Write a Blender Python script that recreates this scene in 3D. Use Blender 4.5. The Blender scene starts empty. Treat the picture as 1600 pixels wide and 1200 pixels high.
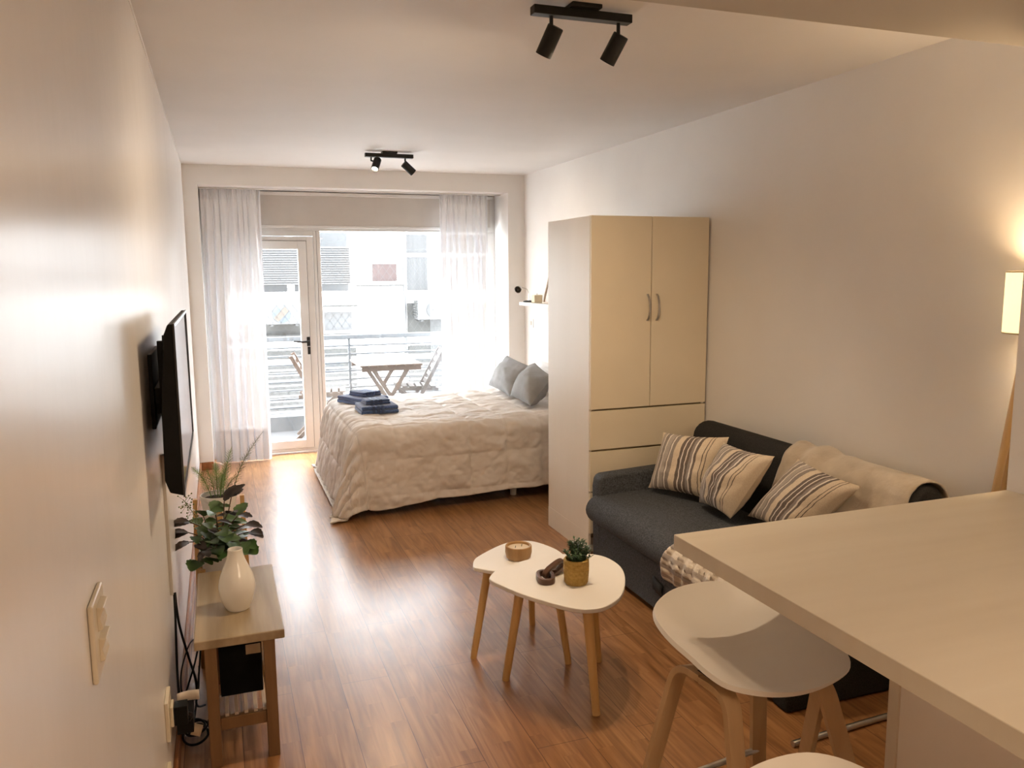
import bpy, math, random
from mathutils import Vector, Matrix, noise
V = Vector
PI = math.pi
random.seed(7)
scene = bpy.context.scene
C = scene.collection

# ------------------------------------------------------------------ materials
def new_mat(name):
    m = bpy.data.materials.new(name); m.use_nodes = True
    nt = m.node_tree
    b = nt.nodes['Principled BSDF']
    return m, nt, b

def setin(node, name, val):
    if name in node.inputs: node.inputs[name].default_value = val

def rgba(c): return (c[0], c[1], c[2], 1.0)

def noise_mat(name, c1, c2, scale=8, rough=.5, bump=0.0, bscale=None, spec=.5, stretch=(1, 1, 1), metal=0, rvar=0.0, detail=4, bdist=.01, sheen=0):
    m, nt, b = new_mat(name)
    L = nt.links
    tc = nt.nodes.new('ShaderNodeTexCoord'); mp = nt.nodes.new('ShaderNodeMapping')
    mp.inputs['Scale'].default_value = stretch
    L.new(tc.outputs['Object'], mp.inputs['Vector'])
    n = nt.nodes.new('ShaderNodeTexNoise'); n.inputs['Scale'].default_value = scale; n.inputs['Detail'].default_value = detail
    L.new(mp.outputs['Vector'], n.inputs['Vector'])
    r = nt.nodes.new('ShaderNodeValToRGB')
    r.color_ramp.elements[0].position = .3; r.color_ramp.elements[1].position = .7
    r.color_ramp.elements[0].color = rgba(c1); r.color_ramp.elements[1].color = rgba(c2)
    L.new(n.outputs['Fac'], r.inputs['Fac']); L.new(r.outputs['Color'], b.inputs['Base Color'])
    setin(b, 'Roughness', rough); setin(b, 'Specular IOR Level', spec); setin(b, 'Metallic', metal)
    if sheen: setin(b, 'Sheen Weight', sheen)
    if rvar:
        mr = nt.nodes.new('ShaderNodeMapRange')
        mr.inputs['To Min'].default_value = rough - rvar; mr.inputs['To Max'].default_value = rough + rvar
        L.new(n.outputs['Fac'], mr.inputs['Value']); L.new(mr.outputs['Result'], b.inputs['Roughness'])
    if bump:
        n2 = nt.nodes.new('ShaderNodeTexNoise'); n2.inputs['Scale'].default_value = bscale or scale * 4; n2.inputs['Detail'].default_value = 3
        L.new(mp.outputs['Vector'], n2.inputs['Vector'])
        bp = nt.nodes.new('ShaderNodeBump'); bp.inputs['Strength'].default_value = bump; bp.inputs['Distance'].default_value = bdist
        L.new(n2.outputs['Fac'], bp.inputs['Height']); L.new(bp.outputs['Normal'], b.inputs['Normal'])
    return m

def wood_mat(name, dark, light, axis='Z', scale=30, rough=.45, spec=.4):
    st = {'X': (.06, 1, 1), 'Y': (1, .06, 1), 'Z': (1, 1, .06)}[axis]
    return noise_mat(name, dark, light, scale=scale, rough=rough, bump=.08, stretch=st, detail=6, spec=spec)

def floor_mat():
    m, nt, b = new_mat('laminate_floor'); L = nt.links; N = nt.nodes.new
    tc = N('ShaderNodeTexCoord'); sp = N('ShaderNodeSeparateXYZ'); L.new(tc.outputs['Object'], sp.inputs[0])
    cb = N('ShaderNodeCombineXYZ'); L.new(sp.outputs['Y'], cb.inputs['X']); L.new(sp.outputs['X'], cb.inputs['Y'])
    def brick(w, h, mort, c1, c2, off):
        br = N('ShaderNodeTexBrick'); br.offset = off; br.offset_frequency = 2
        br.inputs['Scale'].default_value = 1
        br.inputs['Brick Width'].default_value = w; br.inputs['Row Height'].default_value = h
        br.inputs['Mortar Size'].default_value = mort; br.inputs['Mortar Smooth'].default_value = .3
        br.inputs['Color1'].default_value = c1; br.inputs['Color2'].default_value = c2; br.inputs['Mortar'].default_value = (.5, .5, .5, 1)
        L.new(cb.outputs[0], br.inputs['Vector']); return br
    strips = brick(.42, .0643, 0, (0, 0, 0, 1), (1, 1, 1, 1), .37)
    planks = brick(1.22, .193, .0014, (0, 0, 0, 1), (1, 1, 1, 1), .43)
    # grain
    mp = N('ShaderNodeMapping'); mp.inputs['Scale'].default_value = (14, 1.1, 1); L.new(tc.outputs['Object'], mp.inputs['Vector'])
    add = N('ShaderNodeVectorMath'); add.operation = 'ADD'
    mul = N('ShaderNodeVectorMath'); mul.operation = 'SCALE'; mul.inputs['Scale'].default_value = 3.7
    L.new(strips.outputs['Color'], mul.inputs[0]); L.new(mp.outputs[0], add.inputs[0]); L.new(mul.outputs[0], add.inputs[1])
    n = N('ShaderNodeTexNoise'); n.inputs['Scale'].default_value = 2.2; n.inputs['Detail'].default_value = 8; n.inputs['Roughness'].default_value = .56
    n.inputs['Distortion'].default_value = .6
    L.new(add.outputs[0], n.inputs['Vector'])
    # ring figure
    n3 = N('ShaderNodeTexNoise'); n3.inputs['Scale'].default_value = .55; n3.inputs['Detail'].default_value = 1
    L.new(add.outputs[0], n3.inputs['Vector'])
    mm = N('ShaderNodeMath'); mm.operation = 'MULTIPLY'; mm.inputs[1].default_value = 95; L.new(n3.outputs['Fac'], mm.inputs[0])
    sn = N('ShaderNodeMath'); sn.operation = 'SINE'; L.new(mm.outputs[0], sn.inputs[0])
    sm = N('ShaderNodeMath'); sm.operation = 'MULTIPLY_ADD'; sm.inputs[1].default_value = .075; L.new(sn.outputs[0], sm.inputs[0]); L.new(n.outputs['Fac'], sm.inputs[2])
    sb = N('ShaderNodeRGBToBW'); L.new(strips.outputs['Color'], sb.inputs[0])
    s2 = N('ShaderNodeMath'); s2.operation = 'MULTIPLY_ADD'; s2.inputs[1].default_value = .13; L.new(sb.outputs[0], s2.inputs[0]); L.new(sm.outputs[0], s2.inputs[2])
    pb = N('ShaderNodeRGBToBW'); L.new(planks.outputs['Color'], pb.inputs[0])
    s3 = N('ShaderNodeMath'); s3.operation = 'MULTIPLY_ADD'; s3.inputs[1].default_value = .05; L.new(pb.outputs[0], s3.inputs[0]); L.new(s2.outputs[0], s3.inputs[2])
    r = N('ShaderNodeValToRGB'); e = r.color_ramp.elements
    e[0].position = .22; e[0].color = (.135, .054, .018, 1); e[1].position = .95; e[1].color = (.44, .228, .092, 1)
    x = e.new(.55); x.color = (.275, .124, .044, 1)
    L.new(s3.outputs[0], r.inputs['Fac'])
    dk = N('ShaderNodeMixRGB'); dk.blend_type = 'MULTIPLY'; dk.inputs['Color2'].default_value = (.28, .22, .18, 1)
    L.new(planks.outputs['Fac'], dk.inputs['Fac']); L.new(r.outputs['Color'], dk.inputs['Color1'])
    L.new(dk.outputs[0], b.inputs['Base Color'])
    # smudged gloss
    n4 = N('ShaderNodeTexNoise'); n4.inputs['Scale'].default_value = 3.5; n4.inputs['Detail'].default_value = 2; L.new(tc.outputs['Object'], n4.inputs['Vector'])
    mr = N('ShaderNodeMapRange'); mr.inputs['From Min'].default_value = .3; mr.inputs['From Max'].default_value = .7
    mr.inputs['To Min'].default_value = .285; mr.inputs['To Max'].default_value = .36
    L.new(n4.outputs['Fac'], mr.inputs['Value']); L.new(mr.outputs[0], b.inputs['Roughness'])
    setin(b, 'Specular IOR Level', .5); setin(b, 'Coat Weight', .32); setin(b, 'Coat Roughness', .22); setin(b, 'Coat IOR', 1.5)
    # plank edges and slight waviness
    nb = N('ShaderNodeTexNoise'); nb.inputs['Scale'].default_value = 2.2; nb.inputs['Detail'].default_value = 2; L.new(tc.outputs['Object'], nb.inputs['Vector'])
    hm = N('ShaderNodeMath'); hm.operation = 'MULTIPLY_ADD'; hm.inputs[1].default_value = -.10; L.new(planks.outputs['Fac'], hm.inputs[0]); 
    nb2 = N('ShaderNodeMath'); nb2.operation = 'MULTIPLY_ADD'; nb2.inputs[1].default_value = .08; L.new(pb.outputs[0], nb2.inputs[0]); nb2.inputs[2].default_value = 0
    L.new(nb2.outputs[0], hm.inputs[2])
    bp = N('ShaderNodeBump'); bp.inputs['Strength'].default_value = .14; bp.inputs['Distance'].default_value = .012
    L.new(hm.outputs[0], bp.inputs['Height']); L.new(bp.outputs[0], b.inputs['Normal'])
    return m

def stripe_mat(name, axis, period, stops, rough=.85):
    """fabric with woven stripes along one local axis"""
    m, nt, b = new_mat(name); L = nt.links; N = nt.nodes.new
    tc = N('ShaderNodeTexCoord')
    sp = N('ShaderNodeSeparateXYZ'); L.new(tc.outputs['UV'], sp.inputs[0])
    n = N('ShaderNodeTexNoise'); n.inputs['Scale'].default_value = 60; L.new(tc.outputs['Object'], n.inputs['Vector'])
    ma = N('ShaderNodeMath'); ma.operation = 'MULTIPLY_ADD'; ma.inputs[1].default_value = .012
    L.new(n.outputs['Fac'], ma.inputs[0]); L.new(sp.outputs[axis], ma.inputs[2])
    mo = N('ShaderNodeMath'); mo.operation = 'MODULO'; mo.inputs[1].default_value = period; L.new(ma.outputs[0], mo.inputs[0])
    dv = N('ShaderNodeMath'); dv.operation = 'DIVIDE'; dv.inputs[1].default_value = period; L.new(mo.outputs[0], dv.inputs[0])
    r = N('ShaderNodeValToRGB'); r.color_ramp.interpolation = 'CONSTANT'
    e = r.color_ramp.elements
    e[0].position = 0; e[0].color = rgba(stops[0][1]); e[1].position = stops[1][0]; e[1].color = rgba(stops[1][1])
    for p, c in stops[2:]:
        x = e.new(p); x.color = rgba(c)
    L.new(dv.outputs[0], r.inputs['Fac'])
    n2 = N('ShaderNodeTexNoise'); n2.inputs['Scale'].default_value = 260; L.new(tc.outputs['Object'], n2.inputs['Vector'])
    mx = N('ShaderNodeMixRGB'); mx.blend_type = 'OVERLAY'; mx.inputs['Fac'].default_value = .35
    L.new(r.outputs[0], mx.inputs['Color1']); L.new(n2.outputs['Fac'], mx.inputs['Color2'])
    L.new(mx.outputs[0], b.inputs['Base Color'])
    setin(b, 'Roughness', rough); setin(b, 'Specular IOR Level', .2)
    bp = N('ShaderNodeBump'); bp.inputs['Strength'].default_value = .2; bp.inputs['Distance'].default_value = .004
    L.new(n2.outputs['Fac'], bp.inputs['Height']); L.new(bp.outputs[0], b.inputs['Normal'])
    return m

def sheer_mat(name, alpha=.025, trans=.095):
    m, nt, b = new_mat(name); L = nt.links; N = nt.nodes.new
    out = nt.nodes['Material Output']
    n = N('ShaderNodeTexNoise'); n.inputs['Scale'].default_value = 3
    tc = N('ShaderNodeTexCoord'); L.new(tc.outputs['Object'], n.inputs['Vector'])
    r = N('ShaderNodeValToRGB'); r.color_ramp.elements[0].color = (.80, .80, .82, 1); r.color_ramp.elements[1].color = (.88, .88, .90, 1)
    L.new(n.outputs['Fac'], r.inputs['Fac'])
    d = N('ShaderNodeBsdfDiffuse'); t = N('ShaderNodeBsdfTranslucent'); tr = N('ShaderNodeBsdfTransparent')
    L.new(r.outputs[0], d.inputs['Color']); L.new(r.outputs[0], t.inputs['Color'])
    m1 = N('ShaderNodeMixShader'); m1.inputs[0].default_value = trans
    L.new(d.outputs[0], m1.inputs[1]); L.new(t.outputs[0], m1.inputs[2])
    m2 = N('ShaderNodeMixShader'); m2.inputs[0].default_value = alpha
    L.new(m1.outputs[0], m2.inputs[1]); L.new(tr.outputs[0], m2.inputs[2])
    L.new(m2.outputs[0], out.inputs['Surface'])
    return m

def glass_mat(name, gloss=.06):
    m, nt, b = new_mat(name); L = nt.links; N = nt.nodes.new
    out = nt.nodes['Material Output']
    tr = N('ShaderNodeBsdfTransparent'); tr.inputs['Color'].default_value = (.97, .98, .98, 1)
    g = N('ShaderNodeBsdfGlossy'); g.inputs['Roughness'].default_value = .02
    n = N('ShaderNodeTexNoise'); n.inputs['Scale'].default_value = 2
    mr = N('ShaderNodeMapRange'); mr.inputs['To Min'].default_value = gloss * .8; mr.inputs['To Max'].default_value = gloss * 1.2
    L.new(n.outputs['Fac'], mr.inputs['Value'])
    mx = N('ShaderNodeMixShader'); L.new(mr.outputs[0], mx.inputs[0])
    L.new(tr.outputs[0], mx.inputs[1]); L.new(g.outputs[0], mx.inputs[2]); L.new(mx.outputs[0], out.inputs['Surface'])
    return m

def emit_mat(name, col, strength, base=(.8, .8, .8)):
    m, nt, b = new_mat(name); L = nt.links; N = nt.nodes.new
    n = N('ShaderNodeTexNoise'); n.inputs['Scale'].default_value = 20
    mr = N('ShaderNodeMapRange'); mr.inputs['To Min'].default_value = strength * .95; mr.inputs['To Max'].default_value = strength * 1.05
    L.new(n.outputs['Fac'], mr.inputs['Value']); L.new(mr.outputs[0], b.inputs['Emission Strength'])
    setin(b, 'Base Color', rgba(base)); setin(b, 'Emission Color', rgba(col))
    return m

M = {}
M['wall'] = noise_mat('wall_paint', (.76, .73, .70), (.79, .765, .735), scale=2.5, rough=.42, bump=.05, bscale=9, spec=.42, bdist=.02)
M['wall_gloss'] = noise_mat('satin_wall_paint', (.74, .715, .69), (.78, .755, .725), scale=2.0, rough=.25, bump=.05, bscale=5, spec=.5, bdist=.03, stretch=(1, 1, .6))
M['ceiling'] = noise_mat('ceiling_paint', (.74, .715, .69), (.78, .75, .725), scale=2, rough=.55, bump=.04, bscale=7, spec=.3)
M['beam'] = noise_mat('beam_shaded_paint', (.47, .43, .375), (.50, .46, .405), scale=2, rough=.6, bump=.04, bscale=7, spec=.3)  # darker than the ceiling: shade on the beam underside is put into its colour
M['floor'] = floor_mat()
M['base'] = wood_mat('baseboard_wood', (.20, .075, .025), (.34, .14, .05), 'Y')
M['alu'] = noise_mat('white_aluminium', (.62, .60, .58), (.68, .66, .635), scale=4, rough=.4)
M['alu_dark'] = noise_mat('gasket_rubber', (.10, .09, .08), (.15, .14, .13), scale=10, rough=.7)
M['black'] = noise_mat('black_metal', (.010, .010, .010), (.018, .018, .017), scale=20, rough=.45, spec=.3)
M['black_plastic'] = noise_mat('black_plastic', (.004, .004, .004), (.008, .008, .008), scale=20, rough=.5, spec=.15)
M['matte_black'] = noise_mat('matte_black_board', (.004, .004, .004), (.008, .008, .008), scale=12, rough=.9, spec=.1)
M['screen'] = noise_mat('glossy_screen', (.006, .006, .007), (.010, .010, .011), scale=5, rough=.06, spec=.6)
M['bezel'] = noise_mat('dark_bezel', (.02, .02, .02), (.04, .04, .04), scale=20, rough=.3)
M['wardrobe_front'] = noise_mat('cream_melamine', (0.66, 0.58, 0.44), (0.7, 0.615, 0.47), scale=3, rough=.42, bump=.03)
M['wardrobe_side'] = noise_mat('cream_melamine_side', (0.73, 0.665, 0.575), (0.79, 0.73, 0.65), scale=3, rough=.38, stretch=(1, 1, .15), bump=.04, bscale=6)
M['edge'] = noise_mat('shadow_gap', (.22, .17, .10), (.27, .21, .13), scale=6, rough=.6)
M['steel'] = noise_mat('brushed_steel', (.50, .48, .45), (.62, .60, .57), scale=30, rough=.32, metal=1)
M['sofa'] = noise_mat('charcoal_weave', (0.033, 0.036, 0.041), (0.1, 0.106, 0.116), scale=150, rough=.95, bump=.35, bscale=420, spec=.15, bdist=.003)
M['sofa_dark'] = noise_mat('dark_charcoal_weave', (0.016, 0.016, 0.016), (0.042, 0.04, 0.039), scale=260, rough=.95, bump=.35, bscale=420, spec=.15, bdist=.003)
M['strap'] = noise_mat('black_webbing', (.006, .006, .006), (.014, .014, .014), scale=90, rough=.8)
M['comforter'] = noise_mat('beige_microfibre', (0.58, 0.515, 0.46), (0.63, 0.565, 0.51), scale=5, rough=.62, bump=.10, bscale=26, spec=.3, sheen=.2)
M['grey_pillow'] = noise_mat('grey_linen', (0.235, 0.23, 0.232), (0.29, 0.286, 0.286), scale=9, rough=.85, bump=.2, bscale=160, spec=.2, bdist=.003)
M['white_pillow'] = noise_mat('white_cotton', (.66, .645, .63), (.72, .705, .69), scale=9, rough=.85, bump=.1, bscale=60, spec=.2)
M['bed_base'] = noise_mat('black_bed_cloth', (.008, .008, .008), (.014, .014, .014), scale=60, rough=.95, spec=.1)
M['mattress'] = noise_mat('mattress_cloth', (.6, .58, .55), (.66, .64, .6), scale=40, rough=.9)
M['towel'] = noise_mat('navy_terry', (0.03, 0.055, 0.145), (0.08, 0.125, 0.25), scale=110, rough=1.0, bump=.7, bscale=220, spec=.05, sheen=.5, bdist=.004)
M['towel_band'] = noise_mat('navy_band', (0.022, 0.038, 0.095), (0.045, 0.072, 0.15), scale=40, rough=.7)
M['bench'] = noise_mat('pale_worn_wood', (0.21, 0.15, 0.085), (0.43, 0.335, 0.215), scale=11, rough=.38, bump=.05, stretch=(1.5, .12, 1), detail=6)
M['bench_leg'] = noise_mat('brown_wood', (0.15, 0.078, 0.03), (0.225, 0.125, 0.055), scale=20, rough=.5, bump=.05, stretch=(1, 1, .1), detail=6)
M['bench_slat'] = noise_mat('pale_slat_wood', (.42, .33, .25), (.56, .46, .37), scale=20, rough=.5, stretch=(1, .1, 1))
M['stand'] = noise_mat('golden_bamboo', (.38, .215, .075), (.50, .30, .115), scale=18, rough=.45, stretch=(1, 1, .1))
M['white_ceramic'] = noise_mat('white_ceramic', (.74, .71, .66), (.78, .755, .70), scale=4, rough=.16, spec=.5)
M['pot'] = noise_mat('white_plastic_pot', (.72, .70, .67), (.77, .75, .72), scale=4, rough=.4)
M['soil'] = noise_mat('potting_soil', (.018, .012, .008), (.05, .035, .022), scale=60, rough=1, bump=.8, bscale=90)
M['fern'] = noise_mat('fern_green', (0.1, 0.2, 0.045), (0.22, 0.36, 0.1), scale=14, rough=.6)
M['fern_dark'] = noise_mat('fern_olive', (0.07, 0.1, 0.035), (0.15, 0.19, 0.065), scale=14, rough=.6)
M['leaf'] = noise_mat('leaf_green', (.025, .065, .014), (.07, .135, .035), scale=12, rough=.45)
M['leaf_dark'] = noise_mat('leaf_purple', (.016, .013, .012), (.05, .035, .03), scale=12, rough=.4)
M['stem'] = noise_mat('stem_brown', (.05, .03, .02), (.09, .06, .035), scale=20, rough=.6)
M['boxwood'] = noise_mat('boxwood_green', (.016, .045, .014), (.055, .11, .04), scale=40, rough=.5)
M['table_white'] = noise_mat('white_lacquer', (.78, .75, .71), (.81, .785, .745), scale=3, rough=.3)
M['pine'] = noise_mat('golden_pine', (0.56, 0.34, 0.125), (0.7, 0.46, 0.2), scale=16, rough=.42, bump=.04, stretch=(1, 1, .1), detail=6)
M['acacia'] = noise_mat('acacia_wood', (.28, .15, .055), (.45, .27, .115), scale=22, rough=.45, stretch=(1, 1, .15), detail=6)
M['walnut'] = noise_mat('dark_walnut', (.060, .025, .012), (.13, .058, .028), scale=26, rough=.35, stretch=(1, .3, 1), detail=6)
M['wax'] = noise_mat('cream_wax', (.62, .53, .40), (.68, .59, .46), scale=10, rough=.5)
M['seat_white'] = noise_mat('white_polypropylene', (.72, .67, .60), (.76, .715, .645), scale=4, rough=.38)
M['oak'] = noise_mat('oak_veneer', (0.4, 0.255, 0.125), (0.54, 0.365, 0.195), scale=16, rough=.45, bump=.04, stretch=(1, 1, .08), detail=6)
M['oak_edge'] = noise_mat('pale_oak_edge', (.50, .38, .23), (.60, .47, .31), scale=16, rough=.45, stretch=(1, 1, .08))
M['counter'] = noise_mat('pale_counter_laminate', (0.625, 0.555, 0.44), (0.675, 0.61, 0.495), scale=5, rough=.42, stretch=(.25, 2.5, 1), detail=8, bump=.02)
M['panel'] = noise_mat('bar_panel_paint', (0.76, 0.71, 0.64), (0.8, 0.75, 0.68), scale=4, rough=.5)
M['lamp_shade'] = emit_mat('lamp_shade_fabric', (1, .74, .38), 1.0, (.8, .7, .5))
M['throw'] = noise_mat('beige_fleece', (0.43, 0.36, 0.275), (0.58, 0.5, 0.395), scale=8, rough=.95, bump=.4, bscale=60, spec=.1, sheen=.5, bdist=.006)
M['outlet'] = noise_mat('ivory_plastic', (.60, .53, .40), (.66, .59, .46), scale=5, rough=.3)
M['duct'] = noise_mat('grey_cable_duct', (.46, .42, .37), (.5, .46, .41), scale=5, rough=.5)
M['paper'] = noise_mat('paper_tag', (.62, .55, .46), (.70, .63, .54), scale=40, rough=.8)
M['tan_label'] = noise_mat('tan_label', (.46, .36, .24), (.52, .41, .28), scale=30, rough=.7)
M['sheer'] = sheer_mat('sheer_voile')
M['sheer_hem'] = sheer_mat('sheer_voile_hem', .04, .22)
M['glass'] = glass_mat('window_glass')
M['blind'] = noise_mat('greige_blind', (.50, .46, .42), (.53, .49, .45), scale=6, rough=.8)
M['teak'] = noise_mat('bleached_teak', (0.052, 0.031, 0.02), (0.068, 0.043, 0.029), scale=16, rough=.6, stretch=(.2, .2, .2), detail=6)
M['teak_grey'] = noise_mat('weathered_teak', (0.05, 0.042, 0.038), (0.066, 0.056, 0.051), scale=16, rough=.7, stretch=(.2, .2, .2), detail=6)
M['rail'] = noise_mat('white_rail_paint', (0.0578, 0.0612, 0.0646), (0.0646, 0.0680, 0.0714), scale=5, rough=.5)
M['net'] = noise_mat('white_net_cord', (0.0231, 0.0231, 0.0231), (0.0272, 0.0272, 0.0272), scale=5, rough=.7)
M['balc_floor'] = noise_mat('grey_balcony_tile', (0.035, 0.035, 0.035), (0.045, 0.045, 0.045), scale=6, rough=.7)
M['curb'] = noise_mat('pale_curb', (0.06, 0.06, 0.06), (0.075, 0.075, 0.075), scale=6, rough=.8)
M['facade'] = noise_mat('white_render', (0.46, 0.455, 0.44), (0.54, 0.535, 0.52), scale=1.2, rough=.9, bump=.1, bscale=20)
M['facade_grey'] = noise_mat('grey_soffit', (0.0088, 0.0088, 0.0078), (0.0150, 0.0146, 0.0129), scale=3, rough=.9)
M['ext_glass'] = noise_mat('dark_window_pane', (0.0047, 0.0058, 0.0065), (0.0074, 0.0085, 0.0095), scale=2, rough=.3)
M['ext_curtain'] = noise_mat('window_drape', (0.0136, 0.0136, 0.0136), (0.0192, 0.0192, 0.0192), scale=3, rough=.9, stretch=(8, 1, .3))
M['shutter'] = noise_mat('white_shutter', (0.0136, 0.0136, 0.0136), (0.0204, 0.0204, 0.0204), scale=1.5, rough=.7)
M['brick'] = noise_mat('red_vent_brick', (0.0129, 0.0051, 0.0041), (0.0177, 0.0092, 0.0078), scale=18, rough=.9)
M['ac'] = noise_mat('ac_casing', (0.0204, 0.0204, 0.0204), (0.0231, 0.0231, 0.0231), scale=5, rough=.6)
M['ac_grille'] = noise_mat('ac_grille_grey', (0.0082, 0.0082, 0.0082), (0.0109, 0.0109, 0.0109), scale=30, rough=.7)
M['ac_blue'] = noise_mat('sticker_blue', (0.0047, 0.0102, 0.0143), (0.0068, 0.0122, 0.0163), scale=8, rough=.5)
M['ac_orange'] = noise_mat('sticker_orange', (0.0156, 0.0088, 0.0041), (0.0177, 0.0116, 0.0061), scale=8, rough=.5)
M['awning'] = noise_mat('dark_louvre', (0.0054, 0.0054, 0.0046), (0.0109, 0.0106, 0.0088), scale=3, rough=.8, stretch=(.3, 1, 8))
M['bulb'] = emit_mat('lit_bulb', (1, .86, .66), 25)
M['picture'] = noise_mat('picture_paper', (.65, .60, .56), (.72, .67, .62), scale=6, rough=.7)
M['cream'] = noise_mat('cream_candle', (.60, .50, .33), (.66, .56, .39), scale=6, rough=.5)
cr, wh, gy, dk, lg = (.62, .52, .39), (.70, .64, .56), (.27, .235, .21), (.155, .125, .108), (.40, .35, .305)
M['stripe'] = stripe_mat('striped_cotton', 'X', 1.0, [(0, cr), (.05, lg), (.10, wh), (.115, gy), (.17, wh), (.19, lg), (.26, gy), (.28, wh), (.30, gy), (.36, cr), (.45, dk), (.50, wh), (.512, dk), (.57, wh), (.585, dk), (.62, gy), (.66, wh), (.68, dk), (.72, cr), (.80, dk), (.812, cr), (.84, dk), (.852, cr)])
M['stripe_throw'] = stripe_mat('striped_fleece', 'X', .16, [(0, (.62, .55, .46)), (.35, (.42, .37, .325)), (.6, (.66, .6, .52)), (.8, (.36, .315, .28))])

# ------------------------------------------------------------------ mesh builder
class MB:
    def __init__(s): s.v = []; s.f = []; s.uv = {}; s.sm = []
    def add(s, vs, fs, smooth=True):
        o = len(s.v); s.v += [V(p) for p in vs]
        s.f += [[i + o for i in f] for f in fs]; s.sm += [smooth] * len(fs)
        return o
    def box(s, lo, hi):
        x0, y0, z0 = lo; x1, y1, z1 = hi
        s.add([(x0, y0, z0), (x1, y0, z0), (x1, y1, z0), (x0, y1, z0), (x0, y0, z1), (x1, y0, z1), (x1, y1, z1), (x0, y1, z1)],
              [(0, 3, 2, 1), (4, 5, 6, 7), (0, 1, 5, 4), (1, 2, 6, 5), (2, 3, 7, 6), (3, 0, 4, 7)]); return s
    def bar(s, p0, p1, w, h, side=None):
        """rectangular bar from p0 to p1; w across 'side' axis, h across the other"""
        p0, p1 = V(p0), V(p1); d = (p1 - p0).normalized()
        side = V(side) if side else (V((0, 0, 1)).cross(d) if abs(d.z) < .95 else V((1, 0, 0)))
        a = (side - d * side.dot(d)).normalized(); b = d.cross(a)
        a = a * w / 2; b = b * h / 2
        vs = [p + i * a + j * b for p in (p0, p1) for i, j in ((-1, -1), (1, -1), (1, 1), (-1, 1))]
        s.add(vs, [(0, 3, 2, 1), (4, 5, 6, 7), (0, 1, 5, 4), (1, 2, 6, 5), (2, 3, 7, 6), (3, 0, 4, 7)]); return s
    def tube(s, path, r, n=8, cap=True):
        path = [V(p) for p in path]; rs = r if isinstance(r, (list, tuple)) else [r] * len(path)
        d = (path[1] - path[0]).normalized()
        u = d.orthogonal().normalized(); vs = []
        for i, p in enumerate(path):
            t = (path[min(i + 1, len(path) - 1)] - path[max(i - 1, 0)]).normalized()
            u = (u - t * u.dot(t)).normalized(); w = t.cross(u)
            vs += [p + (u * math.cos(2 * PI * k / n) + w * math.sin(2 * PI * k / n)) * rs[i] for k in range(n)]
        fs = [(i * n + k, i * n + (k + 1) % n, (i + 1) * n + (k + 1) % n, (i + 1) * n + k) for i in range(len(path) - 1) for k in range(n)]
        if cap: fs += [tuple(range(n))[::-1], tuple((len(path) - 1) * n + k for k in range(n))]
        s.add(vs, fs); return s
    def ribbon(s, path, w, h, side):
        """flat plank following a path; side is the width axis"""
        path = [V(p) for p in path]; side = V(side).normalized(); vs = []
        for i, p in enumerate(path):
            t = (path[min(i + 1, len(path) - 1)] - path[max(i - 1, 0)]).normalized()
            a = (side - t * side.dot(t)).normalized(); b = t.cross(a)
            vs += [p + a * i2 * w / 2 + b * j * h / 2 for i2, j in ((-1, -1), (1, -1), (1, 1), (-1, 1))]
        n = 4
        fs = [(i * n + k, i * n + (k + 1) % n, (i + 1) * n + (k + 1) % n, (i + 1) * n + k) for i in range(len(path) - 1) for k in range(n)]
        fs += [(3, 2, 1, 0), tuple((len(path) - 1) * n + k for k in range(n))]
        s.add(vs, fs); return s
    def lathe(s, prof, c=(0, 0, 0), n=32, axis=None):
        """prof: (r, z) list; axis direction optional"""
        c = V(c); vs = []
        q = V((0, 0, 1)).rotation_difference(V(axis)).to_matrix() if axis else None
        for r, z in prof:
            for k in range(n):
                p = V((r * math.cos(2 * PI * k / n), r * math.sin(2 * PI * k / n), z))
                vs.append(c + (q @ p if q else p))
        fs = [(i * n + k, i * n + (k + 1) % n, (i + 1) * n + (k + 1) % n, (i + 1) * n + k) for i in range(len(prof) - 1) for k in range(n)]
        if prof[0][0] > 1e-6: fs.append(tuple(range(n))[::-1])
        if prof[-1][0] > 1e-6: fs.append(tuple((len(prof) - 1) * n + k for k in range(n)))
        s.add(vs, fs); return s
    def prism(s, poly, t0, t1, axis='Z'):
        """extrude 2D polygon: Z -> (x,y), Y -> (x,z) along y, X -> (y,z) along x"""
        f = {'Z': lambda a, b, t: (a, b, t), 'Y': lambda a, b, t: (a, t, b), 'X': lambda a, b, t: (t, a, b)}[axis]
        n = len(poly)
        vs = [f(a, b, t0) for a, b in poly] + [f(a, b, t1) for a, b in poly]
        s.add(vs, [tuple(range(n))[::-1], tuple(range(n, 2 * n))] + [(k, (k + 1) % n, n + (k + 1) % n, n + k) for k in range(n)]); return s
    def grid(s, fn, nu, nv, uv=True):
        o = len(s.v); fs = []
        vs = [fn(i / nu, j / nv) for j in range(nv + 1) for i in range(nu + 1)]
        for j in range(nv):
            for i in range(nu): fs.append((j * (nu + 1) + i, j * (nu + 1) + i + 1, (j + 1) * (nu + 1) + i + 1, (j + 1) * (nu + 1) + i))
        s.add(vs, fs)
        if uv:
            for j in range(nv + 1):
                for i in range(nu + 1): s.uv[o + j * (nu + 1) + i] = (i / nu, j / nv)
        return s
    def sphere(s, c, r, n=16, m=10, sc=(1, 1, 1)):
        c = V(c)
        prof = [(max(1e-7, r * math.sin(PI * i / m)), -r * math.cos(PI * i / m)) for i in range(m + 1)]
        o = len(s.v); s.lathe(prof, (0, 0, 0), n)
        for i in range(o, len(s.v)): s.v[i] = c + V((s.v[i].x * sc[0], s.v[i].y * sc[1], s.v[i].z * sc[2]))
        return s
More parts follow.
